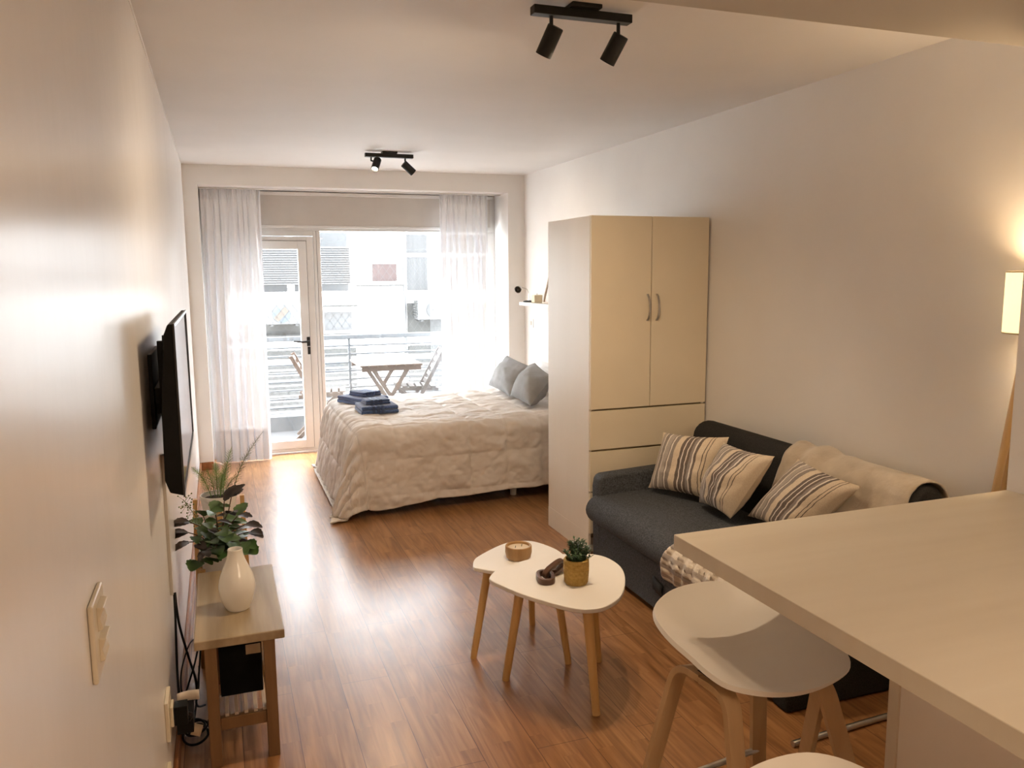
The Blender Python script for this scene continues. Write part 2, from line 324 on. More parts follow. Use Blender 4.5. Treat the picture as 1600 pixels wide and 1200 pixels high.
    def build(s, name, mat, parent=None, bevel=0, seg=2, angle=40, off=None, solid=0, subsurf=0):
        me = bpy.data.meshes.new(name)
        if off is None: off = V(parent.location) if (parent is not None and parent.get('_w', 0)) else V((0, 0, 0))
        else: off = V(off)
        p = parent
        while p is not None and p.parent is not None and p.get('_w', 0) == 0: p = p.parent
        me.from_pydata([tuple(v - off) for v in s.v], [], s.f); me.update()
        me.validate()
        o = bpy.data.objects.new(name, me); C.objects.link(o)
        me.materials.append(mat if not isinstance(mat, str) else M[mat])
        if s.uv:
            ul = me.uv_layers.new(name='UVMap')
            for l in me.loops: ul.data[l.index].uv = s.uv.get(l.vertex_index, (0, 0))
        for pl in me.polygons: pl.use_smooth = True
        me.set_sharp_from_angle(angle=math.radians(angle))
        if parent is not None: o.parent = parent
        if bevel:
            b = o.modifiers.new('bevel', 'BEVEL'); b.width = bevel; b.segments = seg; b.limit_method = 'ANGLE'; b.angle_limit = math.radians(35)
            b.harden_normals = True
        if solid:
            b = o.modifiers.new('solid', 'SOLIDIFY'); b.thickness = solid; b.offset = 0
        if subsurf:
            b = o.modifiers.new('sub', 'SUBSURF'); b.levels = subsurf; b.render_levels = subsurf
        return o

def thing(name, label, cat, loc=(0, 0, 0), rotz=0, group=None, world=True):
    """an Empty at the thing's base; world=True: parts are given in world coordinates"""
    o = bpy.data.objects.new(name, None); C.objects.link(o)
    o.location = loc; o.rotation_euler = (0, 0, rotz); o.empty_display_size = .05
    o['label'] = label; o['category'] = cat
    if group: o['group'] = group
    if world: o['_w'] = 1
    return o
def tag(o, label, cat, group=None):
    o['label'] = label; o['category'] = cat
    if group: o['group'] = group
    return o
def struct(o, label=None):
    o['kind'] = 'structure'
    if label: o['label'] = label
    return o
def dup(root, loc, rotz, label, group=None):
    r = root.copy(); C.objects.link(r); r.location = loc; r.rotation_euler = (0, 0, rotz); r['label'] = label
    if group: r['group'] = group
    for ch in list(root.children):
        c = ch.copy(); C.objects.link(c); c.parent = r
        for g in list(ch.children):
            d = g.copy(); C.objects.link(d); d.parent = c
    return r
def catmull(pts, k=6, closed=True):
    n = len(pts); out = []; pts = [V(p) for p in pts]
    for i in range(n if closed else n - 1):
        if closed: a, b, c, d = pts[(i - 1) % n], pts[i], pts[(i + 1) % n], pts[(i + 2) % n]
        else: a, b, c, d = pts[max(i - 1, 0)], pts[i], pts[i + 1], pts[min(i + 2, n - 1)]
        for j in range(k):
            t = j / k
            out.append(.5 * ((2 * b) + (c - a) * t + (2 * a - 5 * b + 4 * c - d) * t * t + (3 * b - a - 3 * c + d) * t ** 3))
    if not closed: out.append(pts[-1])
    return out
def fbm(p, o=3): return noise.fractal(V(p), 1.0, 2.0, o)

# ------------------------------------------------------------------ the room
XL, XR, YB, ZC = -.218, 2.74, 7.21, 2.535
YD = 7.72     # outer face of the back wall
struct(MB().box((-.42, -2.8, -.12), (2.94, YD, 0)).build('floor', 'floor'))
struct(MB().box((-.42, -2.8, ZC), (2.94, YD, 2.78)).build('ceiling', 'ceiling'))
struct(MB().box((-.42, -2.8, 0), (XL, YD, ZC)).build('wall_left', 'wall_gloss'))
struct(MB().box((XR, 1.9, 0), (2.94, YD, ZC)).build('wall_right', 'wall'))
struct(MB().box((2.43, -2.6, 0), (2.94, 1.9, ZC)).build('wall_kitchen', 'wall'))
struct(MB().box((XL, -2.8, 0), (2.94, -2.6, ZC)).build('wall_front', 'wall'))
b = MB().box((XL, YB, 0), (-.105, YD, ZC)).box((2.578, YB, 0), (XR, YD, ZC)).box((-.105, YB, 2.374), (2.578, YD, ZC))
struct(b.build('wall_back', 'wall'))
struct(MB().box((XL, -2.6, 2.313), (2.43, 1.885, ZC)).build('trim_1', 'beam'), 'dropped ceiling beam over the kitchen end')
# uneven paint line where the left wall meets the ceiling
b = MB(); pth = []
for i in range(60):
    y = 1.9 + i * (5.3 / 59); pth.append((XL + .001, y, ZC - .004 + .003 * fbm((y * 2.1, 0, 3))))
b.tube(pth, [.0022 + .0025 * max(0, fbm((p[1] * 1.6, 5, 0))) + (.002 if p[1] < 4 else 0) for p in pth], 6)
struct(b.build('trim_2', 'ceiling'))
struct(MB().box((XL, 1.6, 0), (XL + .014, YB, .068)).build('baseboard_left', 'base', bevel=.004))
struct(MB().box((XL + .014, YB - .013, 0), (-.105, YB, .068)).build('baseboard_back', 'base', bevel=.004))
struct(MB().box((XR - .013, 4.80, 0), (XR, YB, .068)).build('baseboard_right', 'base', bevel=.004))

# ------------------------------------------------------------------ window and balcony door
yf0, yf1 = 7.60, 7.665
wn = MB()
wn.box((-.105, yf0, 2.03), (2.578, yf1, 2.374))                      # lintel profile behind the blind
wn.box((.842, yf0, .0), (.868, yf1, 2.03)).box((.872, yf0 + .006, .0), (.905, yf1, 2.03))
wn.box((-.105, yf0, 0), (-.055, yf1, 2.03))
wn.box((2.50, yf0, 0), (2.578, yf1, 2.03)).box((.905, yf0, 0), (2.50, yf1, .075))
wn.box((-.055, yf0 + .004, 1.985), (.842, yf1, 2.03))
w = struct(wn.build('window_1', 'alu', bevel=.003), 'fixed window frame beside the balcony door')
MB().box((.905, 7.63, .075), (2.50, 7.636, 2.03)).build('pane', 'glass', w)
MB().box((.868, yf0 + .012, 0), (.872, yf1, 2.03)).build('gasket', 'alu_dark', w)
dl = MB()
x0, x1, z0, z1 = -.05, .838, .012, 1.978
# outer sash frame then inner rebate
dl.box((x0, yf0 - .004, z0), (x0 + .05, yf1 - .01, z1)).box((x1 - .058, yf0 - .004, z0), (x1, yf1 - .01, z1))
dl.box((x0 + .05, yf0 - .004, z1 - .035), (x1 - .058, yf1 - .01, z1)).box((x0 + .05, yf0 - .004, z0), (x1 - .058, yf1 - .01, z0 + .03))
d = struct(dl.build('door_1', 'alu', bevel=.003), 'glazed white aluminium balcony door')
sash = MB(); xi0, xi1, zi0, zi1 = x0 + .053, x1 - .062, z0 + .033, z1 - .039
sash.box((xi0, yf0 - .014, zi0), (xi0 + .075, yf1 - .015, zi1)).box((xi1 - .075, yf0 - .014, zi0), (xi1, yf1 - .015, zi1))
sash.box((xi0 + .075, yf0 - .014, zi1 - .072), (xi1 - .075, yf1 - .015, zi1)).box((xi0 + .075, yf0 - .014, zi0), (xi1 - .075, yf1 - .015, zi0 + .075))
sash.build('sash', 'alu', d, bevel=.003)
g = MB()
g.box((xi1, yf0 - .002, zi0), (xi1 + .004, yf1 - .02, zi1 + .004)).box((xi0, yf0 - .002, zi1), (xi1, yf1 - .02, zi1 + .004))
g.build('gasket', 'alu_dark', d)
MB().box((xi0 + .075, 7.62, zi0 + .075), (xi1 - .075, 7.626, zi1 - .072)).build('pane', 'glass', d)
h = MB().box((.748, yf0 - .022, .99), (.778, yf0 - .014, 1.075)).tube([(.764, yf0 - .02, 1.035), (.764, yf0 - .06, 1.035)], .008)
h.tube([(.770, yf0 - .058, 1.035), (.70, yf0 - .06, 1.033), (.625, yf0 - .056, 1.042)], [.010, .009, .007], 10)
h.build('handle', 'black', d, bevel=.002)
MB().box((.752, yf0 - .022, .915), (.776, yf0 - .014, .985)).tube([(.764, yf0 - .03, .955), (.764, yf0 - .014, .955)], .008).build('lock', 'black', d, bevel=.002)

# roller blind
rb = thing('roller_blind', 'greige roller blind lowered a little across the balcony window top', 'blind', (1.2, 7.56, 2.06))
MB().box((-.06, 7.545, 2.335), (2.54, 7.585, 2.366)).build('head_rail', 'alu', rb, bevel=.006)
MB().box((-.04, 7.556, 2.075), (2.52, 7.559, 2.337)).build('blind_fabric', 'blind', rb)
MB().box((-.04, 7.550, 2.052), (2.52, 7.566, 2.075)).build('bottom_bar', 'alu', rb, bevel=.004)

# sheer curtains
def curtain(x0, x1, y, seed, label, lean):
    t = thing('sheer_curtain', label, 'curtain', ((x0 + x1) / 2, y, 0), group='sheer curtains at the balcony window')
    W = x1 - x0; top = 2.362
    def fn(u, v, z0=.008, z1=top, dy=0):
        z = z0 + (z1 - z0) * v
        hh = z / top
        amp = .030 * (1 - .75 * max(0, (hh - .80) / .2))
        ph = u * 2 * PI * 7.5 + 1.6 * fbm((u * 3 + seed, hh * .8, 1)) * 2
        a = math.sin(ph) + .35 * math.sin(2.3 * ph + seed)
        pl = .006 * math.sin(u * 2 * PI * 24) * max(0, min(1, (hh - .93) / .03))
        x = x0 + W * u + lean * (1 - hh) * (u - .2) + .012 * math.cos(ph) * (1 - hh * .5)
        return (x, y + amp * a * .8 + pl + dy, z)
    MB().grid(lambda u, v: fn(u, v), 150, 60).build('drape', 'sheer', t)
    MB().grid(lambda u, v: fn(u, v, .008, .29, -.004), 150, 8).build('hem', 'sheer_hem', t)
    MB().grid(lambda u, v: fn(u, v, top - .085, top, -.003), 150, 4).build('heading_tape', 'sheer_hem', t)
    return t
curtain(-.095, .395, 7.42, 1.0, 'white sheer curtain hanging left of the balcony door by the television wall', .0)
curtain(1.972, 2.45, 7.42, 5.0, 'white sheer curtain hanging behind the grey bed pillows', .02)
tag(MB().box((-.10, 7.395, 2.364), (2.57, 7.445, 2.374)).build('curtain_track', 'alu', bevel=.002), 'slim white curtain track under the window recess ceiling', 'curtain track')

# ------------------------------------------------------------------ balcony
struct(MB().box((-1.6, YD, -.22), (4.4, 9.25, -.02)).build('floor_balcony', 'balc_floor'), 'grey tiled balcony floor')
struct(MB().box((-1.6, 8.82, -.02), (4.4, 9.0, .135)).build('trim_3', 'curb'), 'pale raised kerb along the balcony edge')
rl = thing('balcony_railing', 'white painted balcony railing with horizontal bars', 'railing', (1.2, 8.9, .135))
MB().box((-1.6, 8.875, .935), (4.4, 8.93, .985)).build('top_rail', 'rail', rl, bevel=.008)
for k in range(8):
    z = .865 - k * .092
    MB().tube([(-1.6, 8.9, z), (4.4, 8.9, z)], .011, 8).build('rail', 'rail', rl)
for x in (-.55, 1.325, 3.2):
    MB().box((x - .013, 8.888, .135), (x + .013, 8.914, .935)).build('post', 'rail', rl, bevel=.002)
# safety net
n = MB(); s = .085; xa, xb, za, zb = -.6, 3.4, .14, 2.6; yn = 8.97; r = .0024
def strand(p, q):
    d = (V(q) - V(p)).normalized(); a = V((0, 1, 0)); c = d.cross(a)
    vs = [V(e) + (a * math.cos(t) + c * math.sin(t)) * r for e in (p, q) for t in (0, 2.094, 4.189)]
    n.add(vs, [(0, 1, 4, 3), (1, 2, 5, 4), (2, 0, 3, 5)])
H = zb - za; hk = H * .72
k = -int(hk / s) - 1
while xa + k * s < xb:
    for sgn in (1, -1):
        xs, xe = (xa + k * s, xa + k * s + hk)
        if sgn < 0: xs, xe = xe, xs
        p, q = V((xs, yn, za)), V((xe, yn, zb))
        # clip in x
        t0, t1 = 0, 1
        dx = q.x - p.x
        for lim, up in ((xa, 0), (xb, 1)):
            t = (lim - p.x) / dx
            if (up == 0) == (dx > 0): t0 = max(t0, t)
            else: t1 = min(t1, t)
        if t1 > t0: strand(p + (q - p) * t0, p + (q - p) * t1)
    k += 1
tag(n.build('safety_net', 'net'), 'white diamond mesh safety net stretched beyond the balcony railing', 'net')

# folding balcony table
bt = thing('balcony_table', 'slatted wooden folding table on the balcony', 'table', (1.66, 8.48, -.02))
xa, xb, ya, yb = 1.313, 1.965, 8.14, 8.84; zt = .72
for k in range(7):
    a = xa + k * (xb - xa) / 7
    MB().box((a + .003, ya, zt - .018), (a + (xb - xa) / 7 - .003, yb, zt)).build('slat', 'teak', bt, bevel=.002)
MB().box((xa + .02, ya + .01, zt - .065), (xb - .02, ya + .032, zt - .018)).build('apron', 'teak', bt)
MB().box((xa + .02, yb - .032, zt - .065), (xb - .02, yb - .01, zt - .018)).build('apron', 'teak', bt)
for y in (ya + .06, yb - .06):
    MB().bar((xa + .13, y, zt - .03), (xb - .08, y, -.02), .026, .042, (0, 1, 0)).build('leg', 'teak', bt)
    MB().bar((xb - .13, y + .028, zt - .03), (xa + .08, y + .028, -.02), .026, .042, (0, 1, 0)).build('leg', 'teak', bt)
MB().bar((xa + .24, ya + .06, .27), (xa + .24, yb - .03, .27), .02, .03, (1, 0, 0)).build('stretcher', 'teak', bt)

# folding chairs; local +X is the sitting direction
def folding_chair(loc, rotz, mat, label):
    t = thing('folding_chair', label, 'chair', loc, rotz, 'folding chairs on the balcony', world=False)
    for y in (-.19, .19):
        MB().bar((.20, y, 0), (-.26, y, .86), .022, .040, (0, 1, 0)).build('back_post', mat, t, bevel=.003)
        MB().bar((-.24, y * .88, 0), (.22, y * .88, .455), .022, .038, (0, 1, 0)).build('leg', mat, t, bevel=.003)
        MB().bar((-.20, y * .80, .445), (.24, y * .80, .460), .022, .036, (0, 1, 0)).build('seat_rail', mat, t, bevel=.003)
    sb = MB()
    for k in range(6): x = -.17 + k * .075; sb.box((x, -.165, .466 + .002 * k), (x + .055, .165, .480 + .002 * k))
    sb.build('seat', mat, t, bevel=.003)
    bb = MB()
    for k in range(5):
        z = .52 + k * .075; x = .20 - .46 * (z / .86)
        bb.bar((x, -.19, z), (x, .19, z), .045, .012, (-.46, 0, .86))
    bb.build('backrest', mat, t, bevel=.002)
    return t
folding_chair((.93, 8.38, -.02), math.radians(-8), 'teak', 'wooden folding chair on the balcony seen through the glazed door')
folding_chair((1.98, 8.44, -.02), math.radians(172), 'teak_grey', 'greyish wooden folding chair on the balcony beside the right curtain')

# ------------------------------------------------------------------ apartment block across the street
E0 = 13.5
ab = thing('apartment_building', 'white apartment block facade across the street behind the railing', 'building', (2, E0, -7))
MB().box((-9, E0, -7), (13, E0 + .5, 9)).build('wall', 'facade', ab)
def ebox(name, mat, x0, x1, z0, z1, d0=.06, d1=0, parent=None, bevel=0):
    return MB().box((x0, E0 - d0, z0), (x1, E0 - d1, z1)).build(name, mat, parent or ab, bevel=bevel, off=ab.location)
def shut(x0, x1, z0, z1, n):
    m = MB(); hh = (z1 - z0) / n
    for k in range(n):
        m.add([(x0, E0 - .05, z0 + k * hh), (x1, E0 - .05, z0 + k * hh), (x1, E0 - .075, z0 + (k + .12) * hh), (x0, E0 - .075, z0 + (k + .12) * hh), (x1, E0 - .055, z0 + (k + 1) * hh), (x0, E0 - .055, z0 + (k + 1) * hh)], [(0, 1, 2, 3), (3, 2, 4, 5)])
    return m.build('shutter', 'shutter', ab, off=ab.location)
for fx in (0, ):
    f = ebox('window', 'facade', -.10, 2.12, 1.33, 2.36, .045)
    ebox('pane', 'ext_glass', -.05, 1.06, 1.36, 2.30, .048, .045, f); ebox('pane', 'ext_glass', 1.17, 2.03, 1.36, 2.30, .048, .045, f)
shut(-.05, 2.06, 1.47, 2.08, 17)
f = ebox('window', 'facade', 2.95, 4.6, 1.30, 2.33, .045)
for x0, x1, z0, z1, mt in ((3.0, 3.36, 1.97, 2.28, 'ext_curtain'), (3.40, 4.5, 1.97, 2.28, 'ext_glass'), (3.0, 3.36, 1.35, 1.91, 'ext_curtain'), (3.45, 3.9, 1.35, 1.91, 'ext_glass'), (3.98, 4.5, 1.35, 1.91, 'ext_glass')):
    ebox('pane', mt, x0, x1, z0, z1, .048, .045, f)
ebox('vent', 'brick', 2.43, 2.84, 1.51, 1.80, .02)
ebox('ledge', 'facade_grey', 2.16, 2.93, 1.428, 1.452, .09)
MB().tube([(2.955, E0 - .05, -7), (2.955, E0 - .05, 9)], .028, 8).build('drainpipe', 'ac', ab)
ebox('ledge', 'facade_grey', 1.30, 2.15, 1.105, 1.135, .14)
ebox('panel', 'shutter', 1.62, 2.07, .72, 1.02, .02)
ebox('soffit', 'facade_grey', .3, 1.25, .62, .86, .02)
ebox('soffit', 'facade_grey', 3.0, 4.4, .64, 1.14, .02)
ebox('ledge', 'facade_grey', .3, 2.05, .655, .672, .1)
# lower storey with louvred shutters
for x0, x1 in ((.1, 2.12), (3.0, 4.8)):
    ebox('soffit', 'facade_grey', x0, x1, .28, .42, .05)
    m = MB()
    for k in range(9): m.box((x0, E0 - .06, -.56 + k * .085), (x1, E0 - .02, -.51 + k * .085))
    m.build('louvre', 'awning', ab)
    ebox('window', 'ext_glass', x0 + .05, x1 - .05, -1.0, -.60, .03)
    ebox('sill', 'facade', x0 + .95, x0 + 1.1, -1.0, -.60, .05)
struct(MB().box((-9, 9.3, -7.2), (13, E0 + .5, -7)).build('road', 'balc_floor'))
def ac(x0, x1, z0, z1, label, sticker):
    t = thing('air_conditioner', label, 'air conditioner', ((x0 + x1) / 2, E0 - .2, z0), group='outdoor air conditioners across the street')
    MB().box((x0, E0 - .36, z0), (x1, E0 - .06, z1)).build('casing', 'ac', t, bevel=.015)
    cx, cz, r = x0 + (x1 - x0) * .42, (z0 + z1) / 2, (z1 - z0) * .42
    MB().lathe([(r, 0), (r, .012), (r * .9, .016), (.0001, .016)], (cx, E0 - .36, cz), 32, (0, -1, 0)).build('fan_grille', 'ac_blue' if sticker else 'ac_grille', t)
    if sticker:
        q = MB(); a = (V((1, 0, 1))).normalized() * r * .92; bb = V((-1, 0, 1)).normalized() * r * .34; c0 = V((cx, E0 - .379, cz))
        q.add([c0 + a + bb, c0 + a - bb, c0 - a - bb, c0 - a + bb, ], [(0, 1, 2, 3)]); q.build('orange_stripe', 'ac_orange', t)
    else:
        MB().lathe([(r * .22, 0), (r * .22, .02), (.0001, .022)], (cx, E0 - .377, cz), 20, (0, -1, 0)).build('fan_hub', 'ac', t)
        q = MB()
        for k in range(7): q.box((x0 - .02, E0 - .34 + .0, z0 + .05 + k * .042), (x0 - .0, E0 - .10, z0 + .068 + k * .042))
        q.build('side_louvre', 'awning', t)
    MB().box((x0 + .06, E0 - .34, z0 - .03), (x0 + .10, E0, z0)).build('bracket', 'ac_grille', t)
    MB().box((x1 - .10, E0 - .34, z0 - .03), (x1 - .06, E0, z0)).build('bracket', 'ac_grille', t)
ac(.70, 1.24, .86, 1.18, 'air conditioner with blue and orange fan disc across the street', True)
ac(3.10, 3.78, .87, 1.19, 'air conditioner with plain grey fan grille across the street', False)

# ------------------------------------------------------------------ bed
bd = thing('bed', 'double bed on a black base under the beige comforter', 'bed', (1.75, 6.12, 0))
MB().box((.86, 5.50, .07), (2.68, 6.76, .34)).build('base', 'bed_base', bd, bevel=.02)
MB().box((.84, 5.48, .34), (2.70, 6.80, .565)).build('mattress', 'mattress', bd, bevel=.05, seg=4)
for x, y in ((.95, 5.56), (2.0, 5.53), (2.5, 6.6), (.95, 6.6)):
    MB().lathe([(.022, 0), (.026, .07)], (x, y, 0), 14).build('leg', 'alu', bd)
zt = .588
def comforter():
    xh, xf, yn, yf_ = 2.66, .90, 5.50, 6.78
    r = .09
    A0, A1 = -.68, xh - xf; B0, B1 = -.60, (yf_ - yn) + .50
    nu, nv = 260, 250
    def base(a, b):
        oa = -min(a, 0); ob = -min(b, 0); ob2 = max(b - (yf_ - yn), 0)
        x = xf + max(a, 0); y = yn + min(max(b, 0), yf_ - yn)
        if ob2 > 0: o = V((-oa, ob2)); 
        else: o = V((-oa, -ob))
        d = (oa ** 4 + max(ob, ob2) ** 4) ** .25 if o.length > 0 else 0
        nrm = V((0, 0, 1))
        z = zt
        if d > 1e-6:
            dr = o.normalized()
            arc = r * PI / 2
            if d < arc:
                th = d / r; out = r * math.sin(th); dz = r * (1 - math.cos(th)); nrm = V((dr.x * math.sin(th), dr.y * math.sin(th), math.cos(th)))
            else:
                e = d - arc; fl = .11 + .07 * min(1, oa / .3) if ob2 == 0 else .05
                cr_ = min(1, oa / .3) * min(1, max(ob, ob2) / .3)
                fl += .16 * cr_
                out = r + e * fl; dz = r + e * math.sqrt(1 - min(fl, .9) ** 2); nrm = V((dr.x, dr.y, .1)).normalized()
            z = zt - dz
            if z < .012:
                ex = .012 - z; out += ex * .75; z = .012 + .012 * abs(math.sin(ex * 22)); nrm = V((0, 0, 1))
            x += dr.x * out; y += dr.y * out
        return V((x, y, z)), nrm, d
    def fn(u, v):
        a = A0 + (A1 - A0) * u; b = B0 + (B1 - B0) * v
        # hem cut: rises towards the head on the near side
        if b < 0:
            k = max(0, min(1, (a + .1) / 1.2))
            b = b * (1 - .10 * k + .03 * fbm((a * 3, 0, 0)))
        p, nrm, d = base(a, b)
        q = .27
        pa = abs(math.sin(PI * (a + .08) / q)); pb_ = abs(math.sin(PI * (b + .02) / .245))
        puff = .021 * (pa * pb_) ** .24
        w = .012 * fbm((a * 5, b * 9, 0)) + .006 * fbm((a * 14, b * 22, 4))
        if a < 0:
            k = min(1, -a / .2)
            w += k * (.016 * math.sin(b * 46 + 3 * fbm((a * 3, b * 4, 2))) + .008 * fbm((a * 4, b * 30, 6)))
        if b < 0:
            k = min(1, -b / .2)
            w += k * (.014 * fbm((a * 6 + b * 5, b * 3, 9)) + .006 * fbm((a * 18 - b * 14, b * 10, 1)))
        m = 1 if p.z > .03 else .25
        dlt = puff + w
        p2 = p + nrm * dlt * m
        if p2.z < .01: p2.z = .01
        return p2
    m = MB().grid(fn, nu, nv)
    o = m.build('comforter', 'comforter', None, solid=.012, angle=180)
    return o
tag(comforter(), 'quilted beige comforter spread over the bed and draping to the floor', 'comforter')

def cushion(name, corners, puff, mat, label, cat, group=None, pinch=.05, n=28, power=.5, sag=0.0, stripes=None, seed=0):
    """pillow through four corner points BL, BR, TR, TL"""
    bl, br, tr, tl = [V(c) for c in corners]
    ctr = (bl + br + tr + tl) / 4
    nrm = (br - bl + tr - tl).cross(tl - bl + tr - br).normalized()
    def mid(u, v):
        uu = u - .5; vv = v - .5
        # concave edges between corners
        u2 = .5 + uu * (1 - pinch * (1 - (2 * vv) ** 2)); v2 = .5 + vv * (1 - pinch * (1 - (2 * uu) ** 2))
        return (bl * (1 - u2) + br * u2) * (1 - v2) + (tl * (1 - u2) + tr * u2) * v2
    def h(u, v): 
        k = max(0, (1 - (2 * u - 1) ** 2)) * max(0, (1 - (2 * v - 1) ** 2))
        return puff * k ** power * (1 + .18 * fbm((u * 3 + seed, v * 3, seed)))
    def wr(u, v): return .006 * fbm((u * 7 + seed, v * 7, 3)) * min(1, 6 * min(u, v, 1 - u, 1 - v))
    m = MB()
    m.grid(lambda u, v: mid(u, v) + nrm * (h(u, v) + wr(u, v)) , n, n)
    m.grid(lambda u, v: mid(1 - u, v) - nrm * (h(1 - u, v) + wr(u, v)), n, n)
    m.v = [p - ctr for p in m.v]
    o = m.build(name, mat, None, angle=75)
    o.location = ctr
    return tag(o, label, cat, group)
gp = 'grey pillows on the bed'
cushion('pillow', [(2.20, 6.70, .665), (2.19, 6.12, .645), (2.45, 6.33, .86), (2.39, 6.74, .915)], .085, 'grey_pillow', 'grey bed pillow farther back, next to the white curtain', 'pillow', gp, seed=1)
cushion('pillow', [(2.17, 6.05, .665), (2.175, 5.62, .645), (2.41, 5.74, .84), (2.45, 6.22, .90)], .105, 'grey_pillow', 'plump grey bed pillow nearer the wardrobe', 'pillow', gp, seed=4)
cushion('pillow', [(2.60, 6.62, .63), (2.60, 5.62, .63), (2.665, 5.62, .85), (2.665, 6.62, .87)], .055, 'white_pillow', 'white bed pillow propped against the wall behind the grey pillows', 'pillow', seed=7)

# folded towels
def towel(cx, cy, z, w, d, hgt, rot, label, layers):
    t = thing('folded_towel', label, 'towel', (cx, cy, z), rot, 'navy towels folded on the bed', world=False)
    m = MB(); hl = hgt / layers
    for k in range(layers):
        zz = k * hl
        prof = []
        for i in range(9):
            a = -PI / 2 + PI * i / 8; prof.append((d / 2 - .5 * hl + .5 * hl * math.cos(a) - .004 * k, zz + hl / 2 + .5 * hl * math.sin(a)))
        prof += [(-d / 2 + .004 * k, zz + hl), (-d / 2 + .004 * k, zz)]
        m.prism([(-p[0], p[1]) for p in prof][::-1], -w / 2 + .003 * k, w / 2 - .003 * k, 'X')
    m.build('terry_body', 'towel', t, bevel=.008, seg=3)
    for k in range(3):
        q = MB(); q.box((-.06 + k * .035, -d / 2 - .001, hgt * .1), (-.04 + k * .035, d / 2 - .02, hgt + .0015)); q.build('band', 'towel_band', t)
    return t
bz = zt + .024
towel(1.065, 6.50, bz, .27, .34, .055, math.radians(28), 'larger navy towel folded flat at the rear of the pair of stacks', 2)
towel(1.085, 6.52, bz + .055, .18, .20, .036, math.radians(28), 'small navy towel lying on top of the rear towel stack', 2)
towel(1.085, 6.02, bz, .28, .27, .060, math.radians(2), 'larger navy towel folded flat at the front stack near the bed edge', 2)
towel(1.085, 6.05, bz + .060, .19, .16, .036, math.radians(4), 'small navy towel lying on top of the front towel stack', 2)

# ------------------------------------------------------------------ shelf over the bed head
tag(MB().box((2.60, 5.95, 1.345), (XR, 6.985, 1.375)).build('wall_shelf', 'table_white', bevel=.002), 'thin white shelf on the wall above the bed head', 'shelf')
lp = thing('reading_lamp', 'small gooseneck lamp with round dark head on the white shelf', 'lamp', (2.66, 6.90, 1.375))
MB().lathe([(.05, 0), (.05, .010), (.02, .016), (.0001, .016)], (2.66, 6.90, 1.375), 24).build('base', 'black', lp)
MB().tube(catmull([(2.66, 6.90, 1.39), (2.665, 6.90, 1.44), (2.645, 6.905, 1.49), (2.60, 6.92, 1.508)], 6, False), .005, 8).build('stem', 'steel', lp)
MB().lathe([(.0001, -.03), (.018, -.028), (.030, .0), (.034, .035), (.030, .035), (.026, .0), (.0001, -.02)], (2.575, 6.92, 1.498), 24, (-.6, -.75, -.25)).build('lamp_shade', 'steel', lp)
MB().sphere((2.566, 6.905, 1.494), .018).build('bulb', 'soil', lp)
cd = thing('candle', 'cream block candle on the white shelf', 'candle', (2.67, 6.72, 1.375))
MB().box((2.63, 6.68, 1.375), (2.71, 6.76, 1.445)).build('wax', 'cream', cd, bevel=.008)
MB().tube([(2.67, 6.72, 1.444), (2.67, 6.72, 1.458)], .002).build('wick', 'soil', cd)
pf = thing('picture_frame', 'thin pale picture frame leaning on the shelf beside the wardrobe', 'picture frame', (2.70, 6.35, 1.375))
MB().bar((2.655, 6.53, 1.377), (2.725, 6.53, 1.66), .012, .018, (0, 1, 0)).bar((2.655, 6.17, 1.377), (2.725, 6.17, 1.66), .012, .018, (0, 1, 0)).bar((2.656, 6.17, 1.383), (2.656, 6.53, 1.383), .018, .012, (1, 0, 0)).bar((2.725, 6.17, 1.655), (2.725, 6.53, 1.655), .018, .012, (1, 0, 0)).build('frame', 'bench_slat', pf)
q = MB(); q.add([(2.662, 6.18, 1.385), (2.662, 6.52, 1.385), (2.727, 6.52, 1.65), (2.727, 6.18, 1.65)], [(0, 1, 2, 3)]); q.build('print', 'picture', pf)
ws = thing('wall_socket', 'small white wall socket below the shelf beside the curtain', 'socket', (XR - .004, 7.02, 1.17))
MB().box((XR - .008, 6.98, 1.135), (XR, 7.06, 1.215)).build('plate', 'table_white', ws, bevel=.003)
MB().box((XR - .011, 7.0, 1.155), (XR - .008, 7.04, 1.195)).build('outlet', 'duct', ws)

# ------------------------------------------------------------------ wardrobe
wx0, wx1, wy0, wy1, wh_ = 1.965, 2.728, 4.13, 4.755, 1.955
wd = thing('wardrobe', 'tall cream two-door wardrobe with drawers beneath, standing against the wall', 'wardrobe', (2.35, 4.44, 0), rotz=0)
WR = []
def wb(name, mat, lo, hi, parent=wd, bevel=.0015):
    return MB().box(lo, hi).build(name, mat, parent, bevel=bevel, off=wd.location)
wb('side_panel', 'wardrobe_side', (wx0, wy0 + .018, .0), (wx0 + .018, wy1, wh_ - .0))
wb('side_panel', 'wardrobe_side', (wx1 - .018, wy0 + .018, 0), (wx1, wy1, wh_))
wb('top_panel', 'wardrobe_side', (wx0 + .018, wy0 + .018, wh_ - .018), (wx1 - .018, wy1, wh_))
wb('carcass', 'edge', (wx0 + .018, wy0 + .022, .10), (wx1 - .018, wy1 - .005, wh_ - .018))
wb('plinth', 'wardrobe_side', (wx0 + .018, wy0 + .055, 0), (wx1 - .018, wy0 + .075, .10))
wb('side_trim', 'wardrobe_side', (wx0 - .0015, wy0 + .018, .0), (wx0, wy1, .128))
def handle(x):
    pts = []
    for i in range(13):
        t = i / 12; pts.append((x, wy0 - .004 - .030 * math.sin(PI * t) ** .6, 1.365 + .15 * t))
    return MB().ribbon(pts, .011, .006, (1, 0, 0))
xm = 2.349
for a, b_, hx in ((wx0 + .002, xm - .002, xm - .027), (xm + .002, wx1 - .001, xm + .034)):
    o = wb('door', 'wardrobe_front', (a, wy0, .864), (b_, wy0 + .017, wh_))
    handle(hx).build('handle', 'steel', o, off=wd.location)
